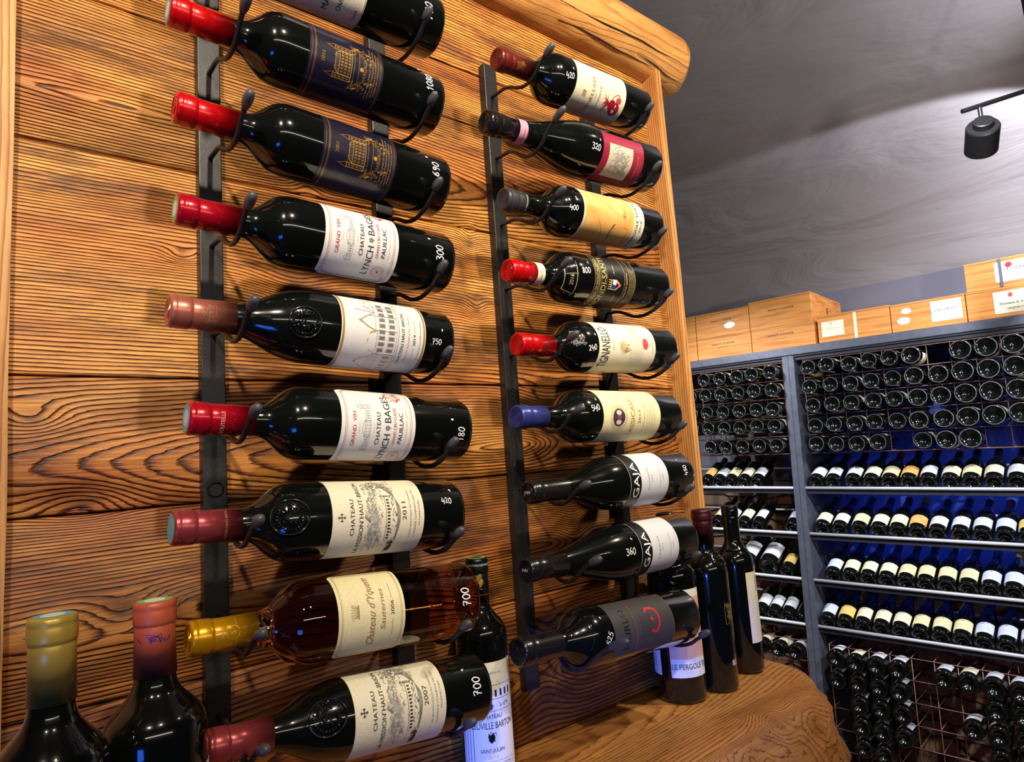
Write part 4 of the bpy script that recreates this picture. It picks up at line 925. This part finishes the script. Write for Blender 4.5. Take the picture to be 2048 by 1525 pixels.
for (a, b) in ((.5355, 1.56), (-.494, .4795)):
    mb = MB(); mb.box(.0, .006, a, b, .046, .064); mb.build('fascia', M['steel_dark'], st)
    for z in (-.580, -.7975, -1.014, -1.2275):
        mb = MB(); mb.tube([(-.004, a, z), (-.004, b, z)], .0072, 12); mb.build('rail', M['rail'], st, True)
        mb = MB(); mb.box(.004, .010, a, b, z-.028, z-.004); mb.build('rail_support', M['steel_dark'], st)
        mb = MB(); mb.tube([(.225, a, z+.088), (.225, b, z+.088)], .005, 8); mb.build('rail', M['rail'], st, True)
mb = MB(); mb.box(.455, .462, -.494, .48, -1.06, .06); mb.build('back_panel', noisy('blue_back_panel', (44, 66, 160), (60, 84, 178), 3, .5, .02), st)
# wire grids
def grid(label, ts, z_, dep, group='wire grids of the shelf'):
    g = sth('wire_grid', label, 'wire grid', group)
    mb = MB(); r = .0019
    for d in (0, dep):
        for z in z_: mb.tube([(d, ts[0]-.006, z), (d, ts[-1]+.006, z)], r, 6)
        for t in ts: mb.tube([(d+.0035, t, z_[0]+.004), (d+.0035, t, z_[-1]-.004)], r, 6)
    for z in z_:
        for t in ts: mb.tube([(.004, t, z+.003), (dep, t, z+.003)], .0016, 5)
    mb.build('wires', M['wire'], g, True)
zr = [.040, -.047, -.1375, -.2285, -.3265, -.4135]
grid('copper wire grid of bottle cells, upper right bay of the shelf', [.4405-.0873*i for i in range(11)], zr, .235)
grid('copper wire grid of bottle cells, upper left bay partly behind the post', [.5435+.0890*i for i in range(12)], zr, .235)
zb = [-1.307-.0925*i for i in range(8)]
grid('wire basket in the lower right bay, half filled with bottles', [.4405-.0845*i for i in range(11)], zb, .235)
grid('wire basket in the lower left bay beside the timber ledge', [.545+.0845*i for i in range(11)], zb, .235)

# --- prototypes of the small bottles
def proto(style, L, R, capm, papers, v0, v1, half, seed, collar=None, bump=False, rim=True):
    out = bpy.data.objects.new('wine_bottle', None); C.objects.link(out)
    pr = profile(style, L, R, .0135); lathe('glass_body', pr, M['glass'], out, 32)
    if rim: mb = MB(); q = R-.0028; mb.tube([(q*math.cos(2*PI*i/28), q*math.sin(2*PI*i/28), .0001) for i in range(29)], .0007, 5, False); mb.build('foot_rim_glint', M['foot'], out)  # pale rim paints the reflection on the glass foot
    if bump:   # knurled foot ring seen on the end, pale to paint its serrated highlight
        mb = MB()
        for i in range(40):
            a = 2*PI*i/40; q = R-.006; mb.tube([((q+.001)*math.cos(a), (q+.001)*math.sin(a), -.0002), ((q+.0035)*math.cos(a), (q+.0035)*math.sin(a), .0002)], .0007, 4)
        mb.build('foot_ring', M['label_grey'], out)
    capsule(pr, L, L*.80, M[capm], out)
    if papers:
        lb = label_patch(pr, 0, rad(half), v0, v1, M[papers], out); k = Ink(pr, 0, v0); h = v1-v0; r = random.Random(seed)
        mk = r.choice(['dot', 'N', 'NR'])
        if mk == 'dot': k.disc(0, h*.86, .003, 'greyink')
        else: k.text(mk, 0, h*.80, .007, 'greyink')
        for q in (.62, .5, .4, .25): k.text('APPELLATION CONTROLEE', 0, h*q, .0024, 'paleink', .035+r.random()*.02)
        k.build('label_print', lb)
    return out
_n = {}
PAP = {'white': M['label_grey'], 'cream': M['cream'], 'ivory': M['cream2'], 'ochre': M['ochre'], 'yellow': noisy('yellow_label', (226, 190, 96), (232, 200, 120), 60, .5, .02), 'bluewhite': plain('blue_white_label', (206, 212, 234), .5)}
for a, b in PAP.items(): M['pap_'+a] = b
def getproto(style, pap, cap, bump=False, rim=True):
    key = (style, pap, cap, bump, rim)
    if key not in _n:
        L, R = {'bord': (.290, .0355), 'burg': (.290, .0385), 'fat': (.300, .0405), 'mag': (.36, .0480), 'slim': (.28, .033), 'rail': (.290, .0366)}[style]
        st_ = {'bord': 'bord', 'burg': 'burg', 'fat': 'burg', 'mag': 'bord', 'slim': 'bord', 'rail': 'burg'}[style]
        v0, v1 = {'bord': (.055, .135), 'burg': (.034, .098), 'fat': (.036, .104), 'mag': (.045, .145), 'slim': (.05, .12), 'rail': (.034, .098)}[style]
        _n[key] = [proto(st_, L, R, cap, 'pap_'+pap if pap else None, v0, v1, 62 if style != 'bord' else 72, len(_n)+3, bump=bump, rim=rim), False]
    return _n[key]
def put(style, pap, cap, mat4, label, group, bump=False):
    p = getproto(style, pap, cap, bump, 'grid' in group)
    if not p[1]: o = p[0]; p[1] = True
    else:
        o = p[0].copy(); C.objects.link(o)
        for ch in p[0].children:
            c = ch.copy(); C.objects.link(c); c.parent = o
            for g in ch.children: d = g.copy(); C.objects.link(d); d.parent = c
    o.matrix_world = mat4; tag(o, label, 'wine bottle', group); return o
def pose(dep, t, z, inc, yaw, roll):
    """base centre in shelf frame, neck pointing into the shelf; label turned by roll (0 = straight up)"""
    ax = Vector((math.cos(inc)*math.cos(yaw), math.cos(inc)*math.sin(yaw), math.sin(inc)))
    up = Vector((0, 0, 1)); f = (up-ax*up.dot(ax)).normalized()       # label side -> local -Y
    q = Matrix.Rotation(roll, 3, ax); f = q @ f
    ly = -f; lx = ly.cross(ax)
    m = Matrix(((lx.x, ly.x, ax.x, dep), (lx.y, ly.y, ax.y, t), (lx.z, ly.z, ax.z, z), (0, 0, 0, 1)))
    return SM @ m
ORD = ['first', 'second', 'third', 'fourth', 'fifth', 'sixth', 'seventh', 'eighth', 'ninth', 'tenth', 'eleventh', 'twelfth']
rb = random.Random(12)
#GRIDDATA
GR = [[(0.417, -0.003), (0.331, -0.001), (0.234, -0.009), (0.151, -0.004), (0.065, -0.004), (-0.018, -0.004), (-0.214, -0.016), (-0.297, -0.007), (-0.379, -0.008)], [(0.417, -0.097), (0.324, -0.095), (0.234, -0.1), (0.149, -0.097), (0.063, -0.095), (-0.019, -0.093), (-0.114, -0.101), (-0.2, -0.1), (-0.292, -0.097), (-0.379, -0.094)], [(0.4, -0.187), (0.317, -0.187), (0.238, -0.187), (0.147, -0.186), (0.062, -0.186), (-0.025, -0.187), (-0.118, -0.188), (-0.203, -0.186), (-0.293, -0.187), (-0.38, -0.188)], [(0.408, -0.284), (0.321, -0.282), (0.231, -0.284), (0.151, -0.281), (0.058, -0.283), (-0.020, -0.285), (-0.118, -0.284), (-0.198, -0.282), (-0.286, -0.282), (-0.371, -0.278)], [(0.403, -0.369), (0.322, -0.373), (0.234, -0.376), (0.144, -0.372), (-0.027, -0.372), (-0.112, -0.373), (-0.198, -0.37)]]
GL = [[(0.958, -0.006), (0.865, -0.009), (0.772, -0.008), (0.695, -0.006), (0.599, -0.004)], [(1.022, -0.091), (0.947, -0.089), (0.855, -0.094), (0.766, -0.093), (0.681, -0.091), (0.596, -0.094)], [(1.021, -0.183), (0.943, -0.183), (0.857, -0.185), (0.775, -0.186), (0.687, -0.187), (0.588, -0.191)], [(1.02, -0.266), (0.941, -0.266), (0.855, -0.271), (0.763, -0.272), (0.674, -0.269), (0.588, -0.274)], [(0.93, -0.366), (0.849, -0.369), (0.76, -0.368), (0.674, -0.367), (0.586, -0.37)]]
RR = [[(0.434), (0.357), (0.269), (0.194), (0.120), (0.045), (-0.034), (-0.112), (-0.187), (-0.265), (-0.340)], [(0.426), (0.347), (0.263), (0.182), (0.106), (0.030), (-0.046), (-0.127), (-0.203), (-0.279), (-0.355)], [(0.397), (0.322), (0.246), (0.170), (0.094), (0.018), (-0.058), (-0.134), (-0.210), (-0.286), (-0.362)], [(0.439), (0.364), (0.290), (0.215), (0.140), (0.065), (-0.010), (-0.085), (-0.160), (-0.235), (-0.310)]]
for row in RR:
    for i in range(1, len(row)): row[i] = min(row[i], row[i-1]-.0758)
RCOL = [['white', 'white', 'white', 'cream', 'ivory', 'ochre', 'white', 'cream', 'ivory', 'cream', 'white'],
        ['cream', 'white', 'ivory', 'cream', 'cream', 'ochre', 'white', 'white', 'bluewhite', 'bluewhite', 'yellow'],
        ['bluewhite', 'cream', 'cream', 'cream', 'ivory', 'ivory', 'ivory', 'ivory', 'bluewhite', 'bluewhite', 'ivory'],
        ['bluewhite', 'yellow', 'cream', 'cream', 'cream', 'ivory', 'ivory', 'ivory', 'bluewhite', 'bluewhite', 'white']]
def word(p): return {'bluewhite': 'bluish white'}.get(p, p)
def end_grid(D, side, R0):
    for r, row in enumerate(D):
        for i, (t, z) in enumerate(row):
            far = side == 'right' and i >= 5
            sty = 'fat' if far and t < -.13 else ('burg' if far else 'bord')
            R = {'fat': .0405, 'burg': .0385, 'bord': .0355}[sty]
            pap = rb.choice(['cream', 'white', 'cream', 'ivory']); cap = rb.choice(['cap_black', 'cap_wine', 'cap_red2', 'cap_gold'])
            zz = min(max(z, zr[r+1]+R+.0026), zr[r]-R-.0026)
            t = t-.017; a0, st_ = (.4405, -.0873) if side == 'right' else (.5435, .0890)
            kk = math.floor((t-a0)/st_); cc = a0+st_*(kk+.5); lim = .0436-R-.0026; t = min(max(t, cc-lim), cc+lim)
            put(sty, pap, cap, pose(-.058+rb.uniform(-.008, .008), t, zz, 0, 0, rb.choice([-.9, -.5, -.2, .3, -.7, 2.4, -1.2])),
                'bottle end in the upper %s wire grid, %s row, %s from the left%s' % (side, ORD[r], ORD[i], ' post' if side == 'right' else ''), 'bottles in the upper %s wire grid' % side, bump=far)
end_grid(GR, 'right', 0); end_grid(GL, 'left', 0)
INC = rad(25)
for r, row in enumerate(RR):
    z = (-.580, -.7975, -1.014, -1.2275)[r]
    for i, t in enumerate(row):
        cap = rb.choice(['cap_black', 'cap_black', 'cap_wine', 'cap_green']); 
        if (r, i) in ((2, 8), (3, 8)): cap = 'cap_blue'
        if (r, i) == (0, 4): cap = 'cap_red'
        if (r, i) in ((2, 6), (2, 7)): cap = 'cap_grey'
        if (r, i) in ((1, 5), (2, 9)): cap = 'cap_gold'
        sty = 'rail'
        put(sty, RCOL[r][i], cap, pose(.000, t, z+.0220, INC+rb.uniform(-.02, .02), rb.uniform(-.02, .02), rb.uniform(-.15, .15)),
            'reclining bottle, %s label, right bay, %s rail down, %s from the post' % (word(RCOL[r][i]), ORD[r], ORD[i]), 'reclining bottles on the right bay rails')
RL = [[(1.009, 'ochre'), (.940, 'white'), (.872, 'ivory'), (.800, 'cream'), (.729, 'white')], [(.965, 'ivory'), (.893, 'white'), (.818, 'cream'), (.740, 'white'), (.568, 'bluewhite')], [], [(.762, 'white'), (.695, 'white')]]
for r, row in enumerate(RL):
    z = (-.580, -.7975, -1.014, -1.2275)[r]
    for i, (t, p) in enumerate(row):
        put('slim', p, rb.choice(['cap_black', 'cap_wine']), pose(.000, t, z+.0200, INC, 0, rb.uniform(-.1, .1)),
            'reclining bottle, %s label, left bay, %s rail down, %s from the left' % (word(p), ORD[r], ORD[i]), 'reclining bottles on the left bay rails')
put('mag', 'white', 'cap_black', pose(.000, .815, -1.014+.043, INC, 0, 0), 'big reclining bottle with grey-white label, partly behind the standing black bottles', 'big bottles on the left bay rail')
put('mag', 'white', 'cap_green', pose(.000, .702, -1.014+.043, INC, 0, .1), 'big reclining bottle with grey-white label, clear of the standing bottles', 'big bottles on the left bay rail')
put('slim', 'yellow', 'cap_wine', pose(.000, .612, -1.014+.0200, INC, 0, 0), 'small reclining bottle with yellow picture label beside a big pale-labelled bottle', 'reclining bottles on the left bay rails')
o = put('slim', 'white', 'cap_gold', pose(.000, .628, -1.2275+.0200, INC, 0, .1), 'reclining bottle of yellow wine with white label on the lowest left rail', 'reclining bottles on the left bay rails')
# a tin-red wrapped bottle at the end of that rail
t = thing('wine_bottle', 'bottle with a crumpled red wrapper at the right end of the lowest left rail', 'wine bottle', pose(.000, .5745-.003, -1.2275+.0200, INC, 0, 0)); 
t.matrix_world = pose(.000, .5645, -1.2275+.0200, INC, 0, 0)
pr = profile('bord', .27, .0255, .0135); lathe('glass_body', pr, M['glass'], t, 32); o = lathe('wrapper', [(r+.002+.0012*math.sin(i*2.1), z) for i, (r, z) in enumerate(pr) if .07 < z < .262], M['cap_red'], t, 24)
LOWR = [[(0.394, -1.343), (0.310, -1.351), (0.230, -1.350), (0.145, -1.350)], [(0.397, -1.434), (0.311, -1.440), (0.227, -1.440), (0.146, -1.441)], [(0.304, -1.527), (0.221, -1.532), (0.140, -1.528)], [(0.306, -1.615), (0.224, -1.622), (0.140, -1.612)], [(0.310, -1.705), (0.228, -1.708)]]
LOWF = [[(-0.017, -1.355), (-0.104, -1.352), (-0.190, -1.352), (-0.277, -1.353)], [(-0.192, -1.440), (-0.277, -1.440)], [(-0.105, -1.532), (-0.190, -1.530), (-.277, -1.530)], [(-0.192, -1.615), (-.277, -1.618)]]
for nm, D in (('near stack', LOWR), ('far stack', LOWF)):
    for r, row in enumerate(D):
        for i, (tt, z) in enumerate(row):
            cc = .4405-.0845*(math.floor((.4405-tt)/.0845)+.5); tt = min(max(tt, cc-.0009), cc+.0009); z = min(max(z, zb[r+1]+.0412), zb[r]-.0412)
            put('burg', ('cream' if (r, i) == (0, 1) or (r, i) == (1, 1) else 'white'), rb.choice(['cap_black', 'cap_wine']), pose(-.062+rb.uniform(-.008, .004), tt, z, 0, 0, -.45+rb.uniform(-.15, .15)),
                'bottle in the lower right basket, %s %s, %s row, %s across' % ('left' if nm[0] == 'n' else 'right', 'stack', ORD[r], ORD[i]), 'bottles in the lower right wire basket')
for i, (tt, z) in enumerate(((.7563, -1.358), (.6718, -1.358), (.5873, -1.358))):
    put('bord', rb.choice(['cream', 'white']), 'cap_red2' if i == 2 else 'cap_black', pose(-.04, tt, z, 0, 0, -.3+.3*i), 'bottle in the lower left basket above the ledge, %s from the left' % ORD[i], 'bottles in the lower left wire basket')

# --- pine wine cases on top
def case(t0, t1, z0, z1, label, deco=None, dep=.44, dx=0):
    g = sth('wine_case', label, 'wine case', 'pine wine cases on top of the shelf')
    mb = MB(); x = -.012+dx; mb.box(x, x+dep, t0+.0008, t1-.0008, z0, z1-.008, .0015); mb.build('box_body', M['pine'], g)
    mb = MB(); mb.box(x-.001, x+dep+.001, t0+.0006, t1-.0006, z1-.0075, z1, .001); mb.build('box_lid', M['pine'], g)
    def face(u, w, du, dw, m, name, e=.0006, rnd=False):
        mb = MB()
        if rnd:
            mb.add([(x-e, t1-u, z0+w)]+[(x-e, t1-u+du/2*math.cos(2*PI*i/24), z0+w+dw/2*math.sin(2*PI*i/24)) for i in range(24)], [(0, i+1, (i+1) % 24+1) for i in range(24)])
        else: mb.box(x-e, x+.0002, t1-u-du/2, t1-u+du/2, z0+w-dw/2, z0+w+dw/2)
        return mb.build(name, m, g)
    def word_(s, u, w, h, wd, m, e=.0012):
        gv, gf = glyphs(s); k = h/.7; xs = [p[0] for p in gv]; W = (max(xs)-min(xs))*k; sx = k*wd/W
        return mesh_obj('printed_words', [(x-e, t1-u-px*sx, z0+w+py*k) for px, py in gv], gf, m, g, False)
    if deco: deco(face, word_, x, g)
    return g
W, Hh = .308, .113
def d_print(a, b):
    def f(face, word_, x, g): word_(a, .15, .068, .009, .13, M['ink']); word_(b, .15, .050, .006, .06, M['brownink'])
    return f
case(.992, 1.30, .1105, .2235, 'pine case at the far left of the bottom row, half hidden by the wooden post')
case(.992, 1.30, .2245, .360, 'pine case at the far left of the upper row, half hidden by the wooden post')
case(.684, .990, .1105, .2235, 'plain printed pine case, bottom row, directly under the one with an oval sticker', d_print('SAINT-COSME', 'GIGONDAS'))
def dA(face, word_, x, g): word_('SAINT-COSME', .150, .080, .009, .12, M['ink']); word_('GIGONDAS', .16, .064, .006, .05, M['brownink']); o = face(.195, .052, .062, .034, M['paper'], 'oval_sticker', .0009, True)
case(.686, .990, .2245, .3585, 'pine case with a white oval sticker in the upper row', dA)
case(.366, .682, .1105, .2235, 'printed pine case, bottom row, carrying the case that shows its side', d_print('SAINT-COSME', 'GIGONDAS'))
def dB(face, word_, x, g):
    word_('SAINT-COSME', .165, .085, .009, .13, M['ink']); word_('GIGONDAS', .165, .068, .006, .06, M['brownink'])
    gv, gf = glyphs('F'); mesh_obj('burnt_mark', [(x+.22+px*.05, .3705, .2245+.05+py*.06) for px, py in gv], gf, M['ink'], g, False)
case(.372, .684, .2245, .3725, 'pine case ending the upper row, burnt letter on its exposed side', dB)
def dC(face, word_, x, g): face(.068, .062, .100, .072, M['cream'], 'paper_label'); word_('V', .062, .080, .014, .012, M['greyink']); word_('VINS DE BOURGOGNE', .068, .060, .006, .07, M['paleink']); face(.168, .0645, .013, .125, M['cream'], 'paper_strip')
case(.038, .352, .1105, .2395, 'pine case with a square white label and a vertical white strip', dC)
def dD(face, word_, x, g):
    face(.062, .088, .040, .026, M['paper'], 'torn_sticker', .0009, True); face(.050, .046, .052, .032, M['paper'], 'oval_sticker', .0009, True); face(.212, .066, .112, .088, M['paper'], 'paper_label', .0012); word_('JEAN GRIVOT', .212, .066, .010, .092, M['ink'], .0018); word_('VOSNE-ROMANEE', .212, .050, .0045, .07, M['paleink'], .0018); o = word_('DOMAINE', .212, .086, .008, .07, M['tan'], .0018)
case(-.246, .036, .1105, .2345, 'pine case with two oval stickers and a large white label', dD)
def dE(face, word_, x, g): face(.170, .060, .155, .090, M['cream'], 'paper_label', .0009); word_('Domaine A. Vougeot', .170, .050, .010, .115, M['ink'], .0016); word_('GRAND CRU', .17, .030, .007, .07, M['ink'], .0016); o = face(.150, .088, .014, .018, M['redink'], 'crest', .0018, True)
case(-.60, -.248, .1105, .2325, 'pine case with a cream label and small red crest, under the strapped one', dE)
def dF(face, word_, x, g): face(.185, .062, .165, .082, M['paper'], 'paper_label', .0009); word_('LE GRAND RUE', .195, .066, .0105, .12, M['ink'], .0016); word_('GRAND CRU', .195, .050, .006, .08, M['paleink'], .0016); face(.150, .088, .022, .022, M['redbright'], 'wax_seal', .0020, True); face(.122, .0600, .010, .115, M['steel'], 'strap', .0026)
case(-.60, -.254, .2335, .3525, 'strapped pine case on top of the pile at the right edge', dF)

# ================================================================== ROOM SHELL
# vaulted plaster ceiling, axis along the shelf
V = []; F = []; TA = [-4.2+.22*i for i in range(36)]; NS = 60
for i, t in enumerate(TA):
    for j in range(NS+1):
        a = PI*j/NS; d = -2.15+2.65*math.cos(a); z = .455+.93*math.sin(a)**.85
        z += .012*n2(d*1.5, t*1.2, 31)+.005*n2(d*5, t*3, 32)
        q = SM @ Vector((d, t, z)); V.append(tuple(q))
for i in range(len(TA)-1):
    for j in range(NS): k = i*(NS+1)+j; F.append((k, k+1, k+NS+2, k+NS+1))
structure(mesh_obj('ceiling', V, F, M['plaster'], None, True))
def slab(name, pts, m): return structure(mesh_obj(name, [tuple(SM @ Vector(p)) for p in pts], [tuple(range(len(pts)))], m, None, False))
o = slab('wall_right', [(.50, -4.2, -.64), (.50, 3.6, -.64), (.50, 3.6, .52), (.50, -4.2, .52)], M['upper_wall'])
o = slab('wall_right_lower', [(.498, -4.2, FL), (.498, 3.6, FL), (.498, 3.6, -.62), (.498, -4.2, -.62)], M['stone'])
slab('wall_left', [(-4.79, -4.2, FL), (-4.79, 3.6, FL), (-4.79, 3.6, .5), (-4.79, -4.2, .5)], M['backwall'])
slab('wall_front', [(-4.9, -4.1, FL), (.5, -4.1, FL), (.5, -4.1, 1.5), (-4.9, -4.1, 1.5)], M['backwall'])
slab('wall_far', [(-4.9, 3.45, FL), (.5, 3.45, FL), (.5, 3.45, 1.5), (-4.9, 3.45, 1.5)], M['upper_wall'])
slab('floor', [(-4.9, -4.2, FL), (.5, -4.2, FL), (.5, 3.6, FL), (-4.9, 3.6, FL)], M['floor'])
# pillar carrying ledge and panel
mb = MB(); mb.box(-.8, .93, .60, 1.1, -1.75, -.642); structure(mb.build('wall_pillar', M['stone']))

# ================================================================== TRACK LAMP
tl = thing('ceiling_spotlight', 'black cylindrical spotlight hanging from a thin black track bar', 'spotlight', Matrix.Translation((2.25, .485, .90)))
def tp(n, pts, r, k=16): mb = MB(); o_ = Vector((2.25, .485, .90)); mb.tube([tuple(Vector(p)-o_) for p in pts], r, k); return mb.build(n, M['lamp_black'], tl, False)
a, b = Vector((2.205, .522, .916)), Vector((2.346, .397, .962)); b2 = a+(b-a)*7; b2.z = a.z+(b.z-a.z)*7
tp('track_bar', [a, a+(b-a)*5], .0068)
s0 = a+(b-a)*.27; s1 = Vector((s0.x, s0.y, s0.z-.052)); tp('stem', [s0, s1], .0058)
ctr = s1+Vector((-.004, .000, -.022)); axl = Vector((.78, .34, -.53)).normalized()
mb = MB(); 
def cyl(n, p0, p1, rr): mb = MB(); o_ = Vector((2.25, .485, .90)); mb.tube([tuple(Vector(p)-o_) for p in ([p0+(p1-p0)*t for t, _ in rr])], [q for _, q in rr], 36); return mb.build(n, M['lamp_black'], tl, False)
cyl('lamp_body', ctr-axl*.012, ctr+axl*.072, [(0, .040), (.05, .0425), (.5, .0425), (1, .0425)])
cyl('lamp_collar', ctr-axl*.030, ctr-axl*.0125, [(0, .023), (.08, .0255), (1, .0255)])
w0 = a+(b-a)*1.9
for q in (1.2, 4.2): p = a+(b-a)*q; tp('ceiling_rod', [p, (p.x, p.y, 1.6)], .004, 8)

# ================================================================== LIGHTS
def spot(name, loc, tgt, e, size, blend, col=(1, .9, .76), r=.03):
    d = bpy.data.lights.new(name, 'SPOT'); d.energy = e; d.spot_size = rad(size); d.spot_blend = blend; d.color = col; d.shadow_soft_size = r
    o = bpy.data.objects.new(name, d); C.objects.link(o); o.location = loc
    o.rotation_euler = (Vector(tgt)-Vector(loc)).to_track_quat('-Z', 'Y').to_euler(); return o
def area(name, loc, tgt, e, sx, sy, col=(1, 1, 1)):
    d = bpy.data.lights.new(name, 'AREA'); d.energy = e; d.shape = 'RECTANGLE'; d.size = sx; d.size_y = sy; d.color = col
    o = bpy.data.objects.new(name, d); C.objects.link(o); o.location = loc
    o.rotation_euler = (Vector(tgt)-Vector(loc)).to_track_quat('-Z', 'Y').to_euler(); return o
WARM = (1, .86, .68)
spot('panel_spot', (-.42, -.40, 1.02), (.30, .75, .56), 86, 70, .8, WARM, .036)
spot('panel_spot', (.22, -.55, 1.12), (.40, .75, .48), 70, 62, .8, WARM, .036)
spot('panel_spot', (.62, -.42, 1.05), (.92, .75, .50), 62, 60, .8, WARM, .036)
spot('panel_spot', (1.45, -.2, 1.15), (1.05, .66, -.25), 62, 58, .7, WARM, .036)
COOL = (.93, .95, 1.0)
spot('shelf_spot', (1.5, .3, 1.15), (3.2, 1.2, -.5), 190, 75, .8, COOL, .04)
spot('shelf_spot', (1.9, -.9, 1.15), (3.2, .6, -1.0), 270, 74, .8, COOL, .04)
spot('shelf_spot', (2.0, 2.0, 1.0), (3.1, 1.9, -.4), 110, 80, .8, COOL, .04)
spot('vault_spot', (3.0, .33, 1.02), (3.60, .98, .93), 58, 100, .12, (.86, .88, 1), .02)
spot('vault_spot', (2.62, .05, 1.10), (2.66, .72, 1.5), 38, 88, .9, (.88, .90, 1), .03)
spot('vault_spot', (1.15, -.5, .10), (2.5, 1.1, 1.5), 95, 95, .9, (1, .95, .9), .06)  # added unseen uplight that brightens the vault evenly
area('blue_screen', (-.58, -.10, -.42), (.35, .70, .0), 2.2, .34, .22, (.03, .16, 1))
spot('blue_spot', (-.50, -.12, -.44), (.70, .70, -.46), 85, 22, .4, (.03, .16, 1), .03)
area('added_streak_light', (.1, -1.3, .42), (.4, .75, .1), 7, 2.2, .05, (1, .9, .76))  # added strip light behind the camera, makes the long streak on the bottles
for z in (-.45, -.66, -.88):
    d = area('shelf_led', tuple(SM @ Vector((.30, -.01, z))), tuple(SM @ Vector((.46, -.01, z-.12))), .20, .85, .012, (.12, .26, 1))
wd = bpy.data.worlds.new('world'); bpy.context.scene.world = wd; wd.use_nodes = True
wd.node_tree.nodes['Background'].inputs[0].default_value = (.75, .75, .85, 1); wd.node_tree.nodes['Background'].inputs[1].default_value = .25
sc = bpy.context.scene
sc.view_settings.view_transform = 'Standard'; sc.view_settings.look = 'None'; sc.view_settings.exposure = 0; sc.view_settings.gamma = 1; sc.view_settings.use_curve_mapping = False
sc.cycles.max_bounces = 8; sc.cycles.transmission_bounces = 8; sc.cycles.caustics_refractive = False; sc.cycles.caustics_reflective = False
